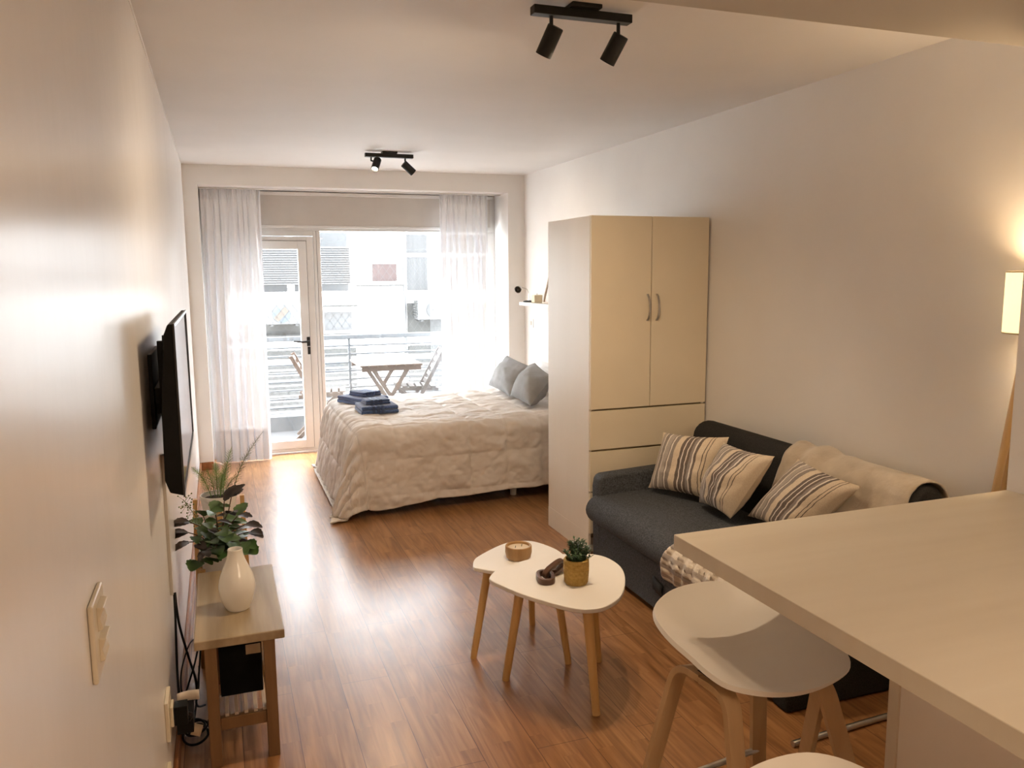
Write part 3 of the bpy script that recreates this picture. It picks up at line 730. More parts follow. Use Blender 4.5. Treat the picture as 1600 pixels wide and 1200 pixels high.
for z0, z1 in ((.628, .854), (.384, .616), (.132, .372)):
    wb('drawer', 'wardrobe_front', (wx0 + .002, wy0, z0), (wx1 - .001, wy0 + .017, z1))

# ------------------------------------------------------------------ sofa bed
sf = thing('sofa', 'charcoal fabric two-seat sofa bed against the wall beside the wardrobe', 'sofa', (2.3, 3.14, 0))
sy0, sy1 = 2.31, 3.985; aw = .095
MB().box((1.905, sy0 + aw, .025), (2.62, sy1 - aw, .27)).build('base', 'sofa', sf, bevel=.015, seg=3)
prof = [(2.55, .262), (2.0, .262)]
for i in range(13):
    a = -PI / 2 - PI * i / 12
    prof.append((1.945 + .10 * math.cos(a), .346 + .084 * math.sin(a)))
prof += [(2.10, .437), (2.3, .435), (2.55, .425)]
MB().prism(prof, sy0 + aw + .004, sy1 - aw + .055, 'Y').build('seat_cushion', 'sofa', sf, bevel=.02, seg=3, angle=30)
bprof = [(2.47, .43), (2.485, .62)]
for i in range(11):
    a = PI - PI * i / 10
    bprof.append((2.60 + .095 * math.cos(a), .715 + .085 * math.sin(a)))
bprof += [(2.70, .30), (2.55, .28)]
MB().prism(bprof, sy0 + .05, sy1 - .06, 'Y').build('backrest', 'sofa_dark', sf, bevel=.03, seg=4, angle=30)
for y0, y1 in ((sy0, sy0 + aw), (sy1 - aw, sy1)):
    ap = [(1.915, .0), (1.905, .47)]
    for i in range(7):
        a = PI - PI / 2 * i / 6
        ap.append((1.955 + .045 * math.cos(a), .495 + .045 * math.sin(a)))
    ap += [(2.40, .560), (2.66, .565), (2.66, .0)]
    MB().prism(ap, y0, y1, 'Y').build('armrest', 'sofa' if y0 > 3 else 'sofa_dark', sf, bevel=.018, seg=3, angle=30)  # near armrest takes the darker weave: shade at that end put into the colour
q = MB(); q.grid(lambda u, v: V((1.900 - .010 * math.sin(PI * v), 3.28 - .09 * u, .135 + .06 * v - .02 * u)), 6, 6); q.build('pull_strap', 'strap', sf, solid=.006)
# beige throw over the backrest
bp_ = [V((a, 0, b_)) for a, b_ in ([(2.458, .46)] + [(2.472, .62)] + bprof[2:13] + [(2.715, .62)])]
bl_ = [0]
for i in range(1, len(bp_)): bl_.append(bl_[-1] + (bp_[i] - bp_[i - 1]).length)
def on_back(s, off):
    s = max(0, min(.9999, s)) * bl_[-1]
    for i in range(1, len(bp_)):
        if s <= bl_[i]:
            t = (s - bl_[i - 1]) / max(1e-9, bl_[i] - bl_[i - 1]); p = bp_[i - 1].lerp(bp_[i], t)
            c = V((2.60, 0, .60)); n_ = (p - c); n_.y = 0
            return p + n_.normalized() * off
    return bp_[-1]
def thr(u, v):
    y = 3.10 - .735 * u
    fold = .024 * abs(math.sin(u * 13 + 3.0 * v)) ** 1.5 * max(0, 1 - abs(u - .18) * 3.2) + .016 * max(0, fbm((u * 6, v * 4, 1)))
    edge = .012 * math.sin(min(1, u * 12) * PI / 2)
    p = on_back(.04 + .96 * v, .012 + fold + .004)
    y += .05 * (1 - v) * (u < .5) * (.5 - u) + .012 * fbm((v * 4, u * 3, 7))
    return V((p.x, y, p.z))
tag(MB().grid(thr, 60, 50).build('throw_blanket', 'throw', None, solid=.008, angle=180), 'beige fleece throw draped over the sofa backrest', 'blanket')
# striped throw over the seat front
tp = [(2.30, .447), (2.05, .449), (1.95, .440), (1.865, .41), (1.838, .35), (1.846, .29), (1.86, .255)]
tpc = catmull([(a, 0, b_) for a, b_ in tp], 6, False)
def thr2(u, v):
    i = min(len(tpc) - 1, int(u * (len(tpc) - 1))); p = tpc[i]
    w_ = .5 + .5 * math.sin(v * 40 + 2 * fbm((v * 5, u * 2, 0)))
    y = 3.02 - .47 * v + .09 * u * (1 - v)
    dz = -.02 * (1 - v) * (u > .8) * (u - .8)
    return V((p.x - .014 * w_ * min(1, u * 1.6), y, p.z + .006 * w_ + dz))
m = MB().grid(thr2, 50, 80)
m.uv = {k_: (v_[0] * .62, v_[1]) for k_, v_ in m.uv.items()}
tag(m.build('striped_throw', 'stripe_throw', None, solid=.007, angle=180), 'crumpled pale striped throw hanging over the sofa seat front under the counter corner', 'blanket')
# three striped cushions
gs = 'striped cushions on the sofa'
cushion('cushion', [(2.18, 3.835, .462), (2.365, 3.47, .462), (2.43, 3.455, .80), (2.275, 3.845, .765)], .080, 'stripe', 'striped cushion upright in the sofa corner by the wardrobe', 'cushion', gs, pinch=.07, seed=2)
cushion('cushion', [(2.285, 3.49, .462), (2.25, 3.17, .470), (2.325, 2.955, .815), (2.355, 3.395, .79)], .092, 'stripe', 'striped cushion leaning in the middle between the other two', 'cushion', gs, pinch=.07, seed=5)
cushion('cushion', [(2.355, 3.18, .47), (2.37, 2.79, .47), (2.415, 2.52, .775), (2.42, 2.915, .805)], .085, 'stripe', 'striped cushion slumped in front of the beige throw', 'cushion', gs, pinch=.07, seed=8)

# ------------------------------------------------------------------ nesting coffee tables
def leg_(t, foot, top, mat='pine', r=.019):
    m = MB()
    f, tp_ = V(foot), V(top); d_ = (tp_ - f); 
    m.tube([f, f + d_ * .5, tp_], [r * .80, r * .95, r * 1.05], 12); m.build('leg', mat, t, angle=30)
ta = thing('coffee_table', 'larger white petal-shaped coffee table with golden wooden legs, standing in front', 'coffee table', (1.24, 2.80, 0), group='nesting coffee tables')
outA = [(.961, 2.936), (1.015, 2.997), (1.10, 3.035), (1.192, 3.064), (1.335, 3.066), (1.434, 3.030), (1.488, 2.965), (1.494, 2.843), (1.446, 2.712), (1.36, 2.580), (1.275, 2.515), (1.205, 2.502), (1.133, 2.544), (1.03, 2.696), (.975, 2.82), (.950, 2.895)]
pa = [(p.x, p.y) for p in catmull([(x, y, 0) for x, y in outA], 5)]
MB().prism(pa[::-1] if False else pa, .432, .45).build('tabletop', 'table_white', ta, bevel=.004, seg=2, angle=30)
for f, tp_ in (((1.022, 2.934, 0), (1.085, 2.905, .432)), ((1.252, 2.564, 0), (1.245, 2.640, .432)), ((1.445, 2.943, 0), (1.385, 2.905, .432))): leg_(ta, f, tp_)
MB().box((1.09, 2.84, .418), (1.38, 2.90, .432)).build('bracket', 'pine', ta)
tb = thing('coffee_table', 'smaller lower white petal-shaped coffee table tucked behind the larger one', 'coffee table', (1.2, 3.2, 0), group='nesting coffee tables')
outB = [(.974, 3.211), (.998, 3.269), (1.039, 3.314), (1.13, 3.385), (1.217, 3.430), (1.308, 3.419), (1.359, 3.346), (1.388, 3.234), (1.375, 3.10), (1.32, 3.005), (1.23, 2.97), (1.14, 3.02), (1.05, 3.09), (.985, 3.155), (.968, 3.18)]
pb2 = [(p.x, p.y) for p in catmull([(x, y, 0) for x, y in outB], 5)]
MB().prism(pb2, .383, .40).build('tabletop', 'table_white', tb, bevel=.004, seg=2, angle=30)
for f, tp_ in (((.955, 3.161, 0), (1.025, 3.165, .383)), ((1.313, 3.379, 0), (1.285, 3.345, .383)), ((1.316, 2.968, 0), (1.285, 3.045, .383))): leg_(tb, f, tp_, r=.017)

# things on the tables
bw = thing('candle_bowl', 'round wooden bowl candle with cream wax on the lower table', 'candle', (1.185, 3.215, .40))
c0 = (1.185, 3.215, .40)
MB().lathe([(.046, 0), (.054, .008), (.059, .03), (.058, .058), (.055, .060), (.050, .058), (.049, .044), (.0001, .044)], c0, 36).build('bowl', 'acacia', bw)
MB().lathe([(.0485, .040), (.0485, .049), (.0001, .048)], c0, 36).build('wax', 'wax', bw)
for dx, dy in ((-.015, 0), (.018, .01)):
    MB().tube([(c0[0] + dx, c0[1] + dy, .448), (c0[0] + dx + .002, c0[1] + dy, .458)], .0015).build('wick', 'soil', bw)
kn = thing('wooden_chain', 'dark walnut chain link ornament lying beside the basket plant', 'ornament', (1.18, 2.84, .45))
def link(c, a, nrm, la, lb, w_, hgt, name='link'):
    a = V(a).normalized(); nrm = V(nrm).normalized(); b_ = nrm.cross(a); c = V(c); m = MB(); n_ = 40; vs = []
    for i in range(n_):
        t = 2 * PI * i / n_
        ex = math.copysign(abs(math.cos(t)) ** .75, math.cos(t)); ey = math.copysign(abs(math.sin(t)) ** .85, math.sin(t))
        o_ = c + a * la * ex + b_ * lb * ey
        i_ = c + a * (la - w_) * ex + b_ * (lb - w_) * ey
        vs += [o_ - nrm * hgt / 2, o_ + nrm * hgt / 2, i_ + nrm * hgt / 2, i_ - nrm * hgt / 2]
    fs = [(i * 4 + k, i * 4 + (k + 1) % 4, ((i + 1) % n_) * 4 + (k + 1) % 4, ((i + 1) % n_) * 4 + k) for i in range(n_) for k in range(4)]
    m.add(vs, [f[::-1] for f in fs]); m.build(name, 'walnut', kn, bevel=.003, seg=2)
link((1.150, 2.815, .4625), (.25, 1, 0), (0, 0, 1), .058, .036, .015, .024)
link((1.197, 2.842, .481), (.8, .35, .25), (-.35, .8, .15), .060, .026, .013, .022)
link((1.222, 2.885, .4625), (.8, .6, 0), (0, 0, 1), .052, .030, .014, .023)
pp = thing('basket_plant', 'small leafy green plant in a woven yellow basket pot', 'potted plant', (1.246, 2.745, .45))
c0 = V((1.252, 2.750, .45))
m = MB(); prof = [(.042, 0)]
for k in range(13): z = .004 + k * .0072; rr = .044 + .004 * math.sin(k / 12 * PI * .7); prof += [(rr, z), (rr + .0022, z + .0036)]
prof += [(.047, .098), (.041, .098), (.041, .08), (.0001, .08)]
m.lathe(prof, c0, 40)
M['basket'] = noise_mat('woven_straw', (.33, .20, .045), (.48, .31, .085), scale=90, rough=.8, bump=.5, bscale=120, bdist=.004)
m.build('basket', 'basket', pp, angle=60)
MB().lathe([(.040, .082), (.0001, .086)], c0, 24).build('soil', 'soil', pp)
m = MB(); st = MB(); rnd = random.Random(3)
def leaf(m, p, d, up, L, W, bend=.2, n_=4):
    d = V(d).normalized(); s_ = d.cross(V(up)).normalized() if abs(d.dot(V(up))) < .99 else V((1, 0, 0)); nn = s_.cross(d)
    vs = []
    for i in range(n_ + 1):
        t = i / n_; w_ = W * math.sin(PI * min(1, .12 + .88 * t) ** .8) if t < 1 else 0
        c_ = V(p) + d * L * t - nn * bend * L * t * t
        vs += [c_ - s_ * w_ / 2 + nn * w_ * .12, c_ - nn * 0, c_ + s_ * w_ / 2 + nn * w_ * .12]
    fs = []
    for i in range(n_): fs += [(i * 3, i * 3 + 1, i * 3 + 4, i * 3 + 3), (i * 3 + 1, i * 3 + 2, i * 3 + 5, i * 3 + 4)]
    m.add(vs, fs)
for k in range(34):
    th = rnd.random() * 2 * PI; rr = rnd.random() ** .6
    tip = c0 + V((math.cos(th) * .062 * rr, math.sin(th) * .062 * rr, .175 - .06 * rr * rr + rnd.uniform(-.012, .012)))
    bs = c0 + V((math.cos(th) * .02 * rr, math.sin(th) * .02 * rr, .085))
    st.tube([bs, bs.lerp(tip, .5) + V((0, 0, .01)), tip], .0011, 5)
    for j in range(13):
        t = .25 + .75 * j / 12; p = bs.lerp(tip, t); a = j * 2.4 + k
        d_ = V((math.cos(a), math.sin(a), .55 + .3 * rnd.random())); leaf(m, p, d_, (0, 0, 1), rnd.uniform(.014, .021), .0095, .25, 2)
m.build('foliage', 'boxwood', pp, angle=180); st.build('stem', 'boxwood', pp)

# ------------------------------------------------------------------ bar counter and stools
ctp = MB().box((1.162, .30, .875), (2.428, 1.898, .92)).build('bar_counter', 'counter', bevel=.0025)
tag(ctp, 'pale wood-grain bar counter top joined to the kitchen wall', 'counter')
bc = thing('bar_cabinet', 'pale base cabinet carrying the bar counter', 'cabinet', (1.95, .9, 0))
MB().box((1.512, .40, .0), (2.42, 1.425, .875)).build('carcass', 'panel', bc)
MB().box((1.494, .40, 0), (1.512, 1.425, .875)).build('side_panel', 'panel', bc, bevel=.001)
MB().box((1.488, 1.400, 0), (1.5145, 1.432, .875)).build('corner_strip', 'counter', bc, bevel=.001)

rimS = [(1.094, 1.887, .700), (1.126, 1.930, .712), (1.219, 1.994, .713), (1.319, 2.014, .713), (1.400, 1.999, .712), (1.455, 1.935, .708), (1.488, 1.82, .698), (1.495, 1.69, .684), (1.478, 1.575, .674), (1.437, 1.506, .668), (1.368, 1.470, .665), (1.278, 1.452, .663), (1.205, 1.457, .663), (1.143, 1.485, .664), (1.092, 1.530, .668), (1.074, 1.589, .675), (1.071, 1.662, .682), (1.066, 1.739, .690), (1.073, 1.817, .696)]
SC = V((1.275, 1.72, 0))
def make_stool(label):
    t = thing('bar_stool', label, 'bar stool', (SC.x, SC.y, 0), 0, 'white moulded bar stools', world=False)
    rim = catmull([(x - SC.x, y - SC.y, z) for x, y, z in rimS], 4)
    n_ = len(rim); K = 12
    def zs(p, f_):
        base_ = .652 + .010 * abs(p.x * f_ / .2) ** 2
        e = 2.6 if p.z > .69 else 1.8
        return base_ * (1 - f_ ** e) + p.z * f_ ** e
    vs = []
    for k in range(K + 1):
        f_ = k / K
        for p in rim: vs.append((p.x * f_, p.y * f_, zs(p, f_)))
    nb = len(vs)
    for k in range(K, -1, -1):
        f_ = k / K
        for p in rim:
            g_ = f_ * (.992 if k == K else .975)
            vs.append((p.x * g_, p.y * g_, zs(p, g_) - (.0045 if k == K else .008 + .008 * (1 - f_))))
    # rolled edge: the rim leans in a little over the outermost ring on the raised side
    for i, p in enumerate(rim):
        s_ = max(0, min(1, (-p.x + .12) / .25))
        x_, y_, z_ = vs[K * n_ + i]; vs[K * n_ + i] = (x_ * (1 - .022 * s_), y_ * (1 - .014 * s_), z_ + .003 * s_)
        x_, y_, z_ = vs[(K + 1) * n_ + i]; vs[(K + 1) * n_ + i] = (p.x, p.y, z_ - .004 * s_)
    rows = 2 * (K + 1); fs = []
    for r_ in range(rows - 1):
        for i in range(n_): fs.append((r_ * n_ + i, r_ * n_ + (i + 1) % n_, (r_ + 1) * n_ + (i + 1) % n_, (r_ + 1) * n_ + i))
    m = MB(); m.add(vs, [f[::-1] for f in fs] if False else fs); m.build('seat', 'seat_white', t, angle=60)
    W = lambda x, y, z: V((x - SC.x, y - SC.y, z))
    zc = .634
    t1, t2, t3, t4 = W(1.088, 1.730, zc), W(1.114, 1.545, zc), W(1.362, 1.512, zc), W(1.385, 1.80, zc)
    f1, f2, f3, f4 = W(.990, 1.845, 0), W(1.128, 1.455, 0), W(1.580, 1.505, 0), W(1.475, 1.895, 0)
    def leg(foot, bend, inn):
        a = bend + (foot - bend).normalized() * .055; c = bend + (inn - bend).normalized() * .055
        path = [foot, foot.lerp(a, .5), a]
        for i in range(1, 8):
            q = i / 8; path.append(a * (1 - q) ** 2 + bend * 2 * q * (1 - q) + c * q * q)
        path += [c, inn]
        side = (foot - bend).normalized().cross((inn - bend).normalized())
        MB().ribbon(path, .046, .018, side).build('leg', 'oak', t, bevel=.0012, angle=30)
    leg(f1, t1, (t1 + t2) / 2); leg(f2, t2, (t1 + t2) / 2)
    leg(f3, t3, (t3 + t4) / 2); leg(f4, t4, (t3 + t4) / 2)
    MB().bar(t3 - V((.004, -.012, .03)), W(1.565, 1.84, 0), .042, .016, (0, 1, .3)).build('brace', 'oak', t, bevel=.0012)
    MB().bar((t1 + t2) / 2 + V((-.005, 0, .004)), (t3 + t4) / 2 + V((.005, 0, .004)), .05, .012, (0, 1, 0)).build('seat_bracket', 'black', t)
    k = .37
    MB().tube([f2.lerp(t2, k), f3.lerp(t3, k)], .009, 10).build('footrest', 'steel', t)
    MB().tube([f1.lerp(t1, k), f4.lerp(t4, k)], .009, 10).build('footrest', 'steel', t)
    return t
st1 = make_stool('white bar stool with bent oak legs half under the counter overhang')
dup(st1, (SC.x - .345, SC.y - .818, 0), 0, 'white bar stool nearest the camera, only its seat rim showing')
tag(MB().tube([(1.80, 2.135, .012), (2.36, 2.165, .012)], .011, 12).build('metal_tube', 'steel'), 'grey metal tube lying on the floor beyond the stool legs', 'tube')

# ------------------------------------------------------------------ floor lamp
fl = thing('floor_lamp', 'lit floor lamp with drum shade and wooden tripod beside the kitchen wall corner', 'lamp', (2.643, 2.017, 0))
cx, cy = 2.643, 2.017
m = MB(); m.lathe([(.090, 1.425), (.090, 1.636)], (cx, cy, 0), 40); m.f = [f for f in m.f if len(f) == 4]; m.sm = [True] * len(m.f)
m.build('lamp_shade', 'lamp_shade', fl, solid=.002)
q = MB()
for z in (1.425, 1.636): q.tube([(cx + .090 * math.cos(a * PI / 16), cy + .090 * math.sin(a * PI / 16), z) for a in range(33)], .003, 6, cap=False)
q.build('shade_trim', 'cream', fl)
for f in ((2.375, 2.02, 0), (2.71, 1.945, 0), (2.69, 2.19, 0)):
    MB().tube([f, (cx + (f[0] - cx) * .08, cy + (f[1] - cy) * .08, 1.40)], [.011, .014], 12).build('leg', 'pine', fl)
MB().lathe([(.03, 1.385), (.03, 1.405), (.012, 1.41), (.012, 1.46), (.0001, 1.46)], (cx, cy, 0), 20).build('socket', 'black', fl)
MB().sphere((cx, cy, 1.50), .032, sc=(1, 1, 1.25)).build('bulb', 'bulb', fl)

# ------------------------------------------------------------------ television on the left wall
tv = thing('wall_tv', 'black flat television on a wall bracket, screen facing the room', 'television', (-.15, 2.97, 1.0))
T0, T1, Z0, Z1 = 2.49, 3.46, 1.008, 1.510
MB().prism([(-.150, Z1 - .03), (-.138, Z1), (-.1245, Z1), (-.1225, Z0), (-.160, Z0 + .012), (-.172, Z0 + .05), (-.168, Z0 + .25)], T0, T1, 'Y').build('housing', 'black_plastic', tv, bevel=.004)
q = MB(); q.add([(-.1222, T0 + .012, Z0 + .018), (-.1222, T1 - .012, Z0 + .018), (-.1238, T1 - .012, Z1 - .010), (-.1238, T0 + .012, Z1 - .010)], [(0, 1, 2, 3)])
q.build('screen', 'screen', tv)
MB().box((-.1245, T0, Z0 - .003), (-.1195, T1, Z0 + .015)).box((-.1245, T0, Z1 - .010), (-.1195, T1, Z1 + .001)).box((-.1245, T0, Z0 + .015), (-.1195, T0 + .010, Z1 - .010)).box((-.1245, T1 - .010, Z0 + .015), (-.1195, T1, Z1 - .010)).build('bezel', 'bezel', tv)
mt = thing('wall_mount', 'black metal television bracket fixed to the left wall behind the screen', 'bracket', (XL, 2.95, 1.25))
MB().box((XL, 2.78, 1.16), (XL + .012, 3.12, 1.40)).build('wall_plate', 'black', mt, bevel=.002)
for y in (2.80, 3.06):
    q = MB().box((-.190, y, 1.06), (-.174, y + .03, 1.44))
    for k in range(9): q.box((-.176, y + .004, 1.09 + k * .038), (-.170, y + .026, 1.108 + k * .038))
    q.build('upright', 'black', mt, bevel=.001)
MB().box((XL + .012, 2.80, 1.24), (-.188, 3.09, 1.29)).box((XL + .012, 2.84, 1.20), (-.180, 2.94, 1.235)).build('arm', 'black', mt, bevel=.002)
tag(MB().box((XL, 3.035, .505), (XL + .011, 3.065, 1.02)).build('cable_duct', 'duct', bevel=.002), 'slim grey cable duct running down the wall under the television', 'cable duct')
# switch and sockets
sw = thing('light_switch', 'ivory double light switch plate on the near left wall', 'light switch', (XL, 1.41, 1.07))
MB().box((XL, 1.352, 1.008), (XL + .009, 1.470, 1.138)).build('plate', 'outlet', sw, bevel=.004)
for z in (1.03, 1.082):
    MB().prism([(XL + .008, z), (XL + .017, z + .004), (XL + .013, z + .022), (XL + .020, z + .040), (XL + .008, z + .042)], 1.385, 1.438, 'Y').build('rocker', 'outlet', sw, bevel=.002)
for y0, z0, lb in ((2.50, .245, 'upper ivory wall socket with plugs low on the left wall'), (2.36, .075, 'lower ivory wall socket box near the floor at the bottom left')):
    o = thing('wall_socket', lb, 'socket', (XL, y0 + .06, z0 + .06), group='wall sockets beside the bench')
    MB().box((XL, y0, z0), (XL + .012, y0 + .115, z0 + .125)).build('plate', 'outlet', o, bevel=.003)
    MB().box((XL + .012, y0 + .03, z0 + .03), (XL + .022, y0 + .085, z0 + .095)).build('outlet', 'outlet', o, bevel=.003)
ad = thing('power_adapter', 'black power adapter with a paper tag plugged into the wall by the bench', 'power adapter', (-.18, 2.66, .22))
MB().box((XL + .024, 2.535, .275), (XL + .062, 2.58, .335)).box((XL + .02, 2.66, .175), (XL + .07, 2.76, .245)).tube(catmull([(-.17, 2.58, .29), (-.15, 2.62, .26), (-.16, 2.66, .22)], 6, False), .006).build('body', 'black_plastic', ad, bevel=.006)
q = MB(); q.grid(lambda u, v: V((-.195 + .068 * u, 2.70 + .006 * math.sin(u * 4), .262 + .034 * v + .006 * u)), 6, 2); q.build('paper_tag', 'paper', ad, solid=.0008)
def cable(pts, r, label, name='cable', k=8):
    return tag(MB().tube(catmull(pts, k, False), r, 8).build(name, 'black_plastic'), label, 'cable', 'black cables between the wall and the bench')
cable([(-.205, 3.048, .508), (-.205, 3.02, .42), (-.205, 2.96, .32), (-.20, 2.86, .25), (-.19, 2.765, .21)], .0042, 'black cable hanging straight down from the duct along the wall')
cable([(-.203, 3.054, .508), (-.195, 3.03, .40), (-.172, 3.02, .28), (-.150, 3.02, .17), (-.155, 3.06, .06), (-.13, 3.14, .012)], .0042, 'black cable slanting from the duct down towards the bench')
cable([(-.152, 3.10, .30), (-.165, 2.98, .33), (-.19, 2.92, .27), (-.192, 2.90, .20), (-.170, 2.90, .16), (-.142, 2.93, .17), (-.138, 3.04, .22)], .0026, 'thin black cable bent in an open loop beside the bench')
cable([(-.125, 3.12, .32), (-.15, 3.0, .25), (-.185, 2.88, .18), (-.19, 2.80, .12), (-.165, 2.82, .09), (-.145, 2.95, .16), (-.125, 3.12, .31)], .0034, 'black cable crossing behind the bench leg in a narrow loop')
pts = []
for k in range(46):
    a = k * .42; rr = .048 + .010 * math.sin(a * .37)
    pts.append((-.155 + rr * .8 * math.cos(a), 2.93 + rr * 1.3 * math.sin(a), .008 + .0011 * k + .006 * math.sin(a * .7) ** 2))
cable(pts, .0042, 'coiled black cable heaped on the floor beside the bench', 'cable_coil', 3)
tag(MB().add and (lambda q: q.build('paper_tag', 'tan_label', solid=.0008))(MB().grid(lambda u, v: V((-.165 + .03 * u + .012 * v, 2.74 + .01 * v, .125 + .034 * v - .014 * u)), 4, 2)), 'small tan paper tag hanging among the black cables', 'tag')

# ------------------------------------------------------------------ bench, box, vase
bn = thing('wooden_bench', 'small worn wooden bench with slatted lower shelf by the left wall', 'bench', (.01, 3.03, 0))
bx0, bx1, by0, by1, bzt = -.135, .152, 2.705, 3.365, .460
MB().box((bx0, by0, bzt - .032), (bx1, by1, bzt)).build('seat_top', 'bench', bn, bevel=.004)
for x in (-.105, .082):
    for y in (by0 + .015, by1 - .055):
        MB().box((x, y, 0), (x + .038, y + .040, bzt - .032)).build('leg', 'bench_leg', bn, bevel=.002)
for y in (by0 + .022, by1 - .048):
    MB().box((-.067, y, .125), (.082, y + .022, .168)).build('rail', 'bench_leg', bn, bevel=.002)
for x in (-.102, .088):
    MB().box((x, by0 + .055, .13), (x + .022, by1 - .055, .168)).build('rail', 'bench_leg', bn, bevel=.002)
for x in (-.052, -.021, .010, .041, .070):
    MB().box((x, by0 + .03, .168), (x + .0125, by1 - .03, .178)).build('slat', 'bench_slat', bn, bevel=.001)
bo = thing('black_box', 'matte black box with a tan label on the bench shelf', 'box', (.007, 3.03, .178))
MB().box((-.064, 2.855, .178), (.079, 3.22, .405)).build('body', 'matte_black', bo, bevel=.003)
MB().box((.026, 2.8535, .322), (.076, 2.855, .357)).build('label_sticker', 'tan_label', bo)
vs_ = thing('vase', 'white teardrop ceramic vase standing on the bench', 'vase', (.010, 2.945, bzt))
pr = [(.038, 0), (.043, .006), (.055, .035), (.0625, .072), (.0625, .095), (.056, .125), (.045, .152), (.034, .178), (.0265, .205), (.0255, .220), (.0235, .220), (.0235, .20), (.03, .17), (.0001, .12)]
pr = [(p.x, p.y) for p in catmull([(a, b_, 0) for a, b_ in pr], 3, False)]
MB().lathe([(max(a, .0001), b_) for a, b_ in pr], (.010, 2.945, bzt), 40).build('body', 'white_ceramic', vs_, angle=60)

# ------------------------------------------------------------------ plants on stands
def plant_stand(cx, cy, r, h, zs, label, diag, pw=.028):
    t = thing('plant_stand', label, 'plant stand', (cx, cy, 0), group='wooden plant stands behind the bench')
    for k in range(4):
        a = k * PI / 2 + diag; x, y = cx + r * math.cos(a), cy + r * math.sin(a)
        MB().bar((x + .012 * math.cos(a), y + .012 * math.sin(a), 0), (x, y, h), pw, .020, (math.sin(a), -math.cos(a), 0)).build('leg', 'stand', t, bevel=.002)
    for k in range(2):
        a = k * PI / 2 + diag; d_ = V((math.cos(a), math.sin(a), 0)) * (r - .008)
        MB().bar(V((cx, cy, zs - .012 - .001 * k)) - d_, V((cx, cy, zs - .012 - .001 * k)) + d_, .024, .022, (0, 0, 1)).build('cross_bar', 'stand', t)
    return t
plant_stand(-.046, 3.95, .104, .612, .45, 'taller wooden plant stand holding the fern pot', 0)
plant_stand(-.050, 3.56, .106, .432, .315, 'shorter wooden plant stand holding the dark-leaved plant', PI / 4)
def pot(t, c, r0, r1, h):
    MB().lathe([(r0, 0), (r0 + .004, .004), (r1 - .003, h - .02), (r1, h - .018), (r1, h), (r1 - .005, h), (r1 - .006, h - .02), (.0001, h - .022)], c, 36).build('pot', 'pot', t)
    MB().lathe([(r1 - .007, h - .021), (r1 * .5, h - .012), (.0001, h - .010)], c, 24).build('soil', 'soil', t)
fp = thing('potted_fern', 'foxtail fern with upright plumes in a white pot', 'potted plant', (-.046, 3.95, .451))
c0 = V((-.046, 3.95, .451)); pot(fp, c0, .058, .082, .175)
rnd = random.Random(11)
def frond(tip, base, sag, mat, R, N=150):
    m = MB(); base, tip = V(base), V(tip); side = V((tip.x - base.x, tip.y - base.y, 0))
    def pt(t): return base.lerp(tip, t) + V((0, 0, sag * math.sin(PI * t))) - side * .12 * math.sin(PI * t)
    m.tube([pt(i / 10) for i in range(11)], [.0022 * (1 - .7 * i / 10) for i in range(11)], 5)
    ax = (tip - base).normalized(); u = ax.orthogonal().normalized(); w_ = ax.cross(u)
    for k in range(N):
        t = .10 + .90 * (k / N) ** .9; p = pt(t); a = k * 2.399
        ln = R * (math.sin(PI * min(1, .25 + t * .72)) ** .6) * rnd.uniform(.75, 1.15) * (1 if t < .9 else .5)
        d_ = (u * math.cos(a) + w_ * math.sin(a) + ax * .75).normalized()
        for j in range(2):
            q_ = p + d_ * ln * (.35 + .35 * j)
            for e in (-1, 1):
                dd = (d_ + d_.cross(ax) * .7 * e + ax * .3).normalized()
                leaf(m, q_, dd, ax, ln * .5, ln * .17, .1, 1)
        leaf(m, p, d_, ax, ln, ln * .13, .1, 1)
    m.build('frond', mat, fp, angle=180)
tz = .615
for tip, mat, R, N in (((.170, 3.97, .905), 'fern_dark', .026, 130), ((.026, 3.94, .850), 'fern', .030, 120), ((-.052, 3.90, .790), 'fern', .030, 120), ((-.155, 3.93, .770), 'fern', .030, 120),
                       ((-.095, 3.98, .745), 'fern', .027, 90), ((-.005, 3.99, .745), 'fern', .027, 90), ((.045, 3.90, .72), 'fern_dark', .02, 80), ((-.02, 3.88, .735), 'fern', .027, 90)):
    frond(tip, (-.046 + (tip[0] + .046) * .28, 3.95 + (tip[1] - 3.95) * .3, tz), .01, mat, R, N)
pl = thing('potted_kalanchoe', 'leafy dark green and purple plant in a white pot behind the vase', 'potted plant', (-.050, 3.56, .316))
c0 = V((-.050, 3.56, .316)); pot(pl, c0, .058, .082, .178)
rnd = random.Random(23)
def broad(m, p, d, up, L, W):
    d = V(d).normalized(); s_ = d.cross(V(up)); s_ = s_.normalized() if s_.length > .05 else V((1, 0, 0)); nn = s_.cross(d).normalized()
    n_ = 10; vs = []
    for i in range(n_ + 1):
        t = i / n_; w_ = W / 2 * (math.sin(PI * (.06 + .90 * t)) ** .75) * (1 + .10 * math.sin(t * 38))
        c_ = V(p) + d * L * t - nn * .35 * L * t * t
        vs += [c_ - s_ * w_ + nn * w_ * .25, c_ - s_ * w_ * .5 + nn * w_ * .02, c_, c_ + s_ * w_ * .5 + nn * w_ * .02, c_ + s_ * w_ + nn * w_ * .25]
    m.add(vs, [(i * 5 + k, i * 5 + k + 1, i * 5 + k + 6, i * 5 + k + 5) for i in range(n_) for k in range(4)])
mg, mdk, stm = MB(), MB(), MB()
base = V((-.050, 3.56, .480))
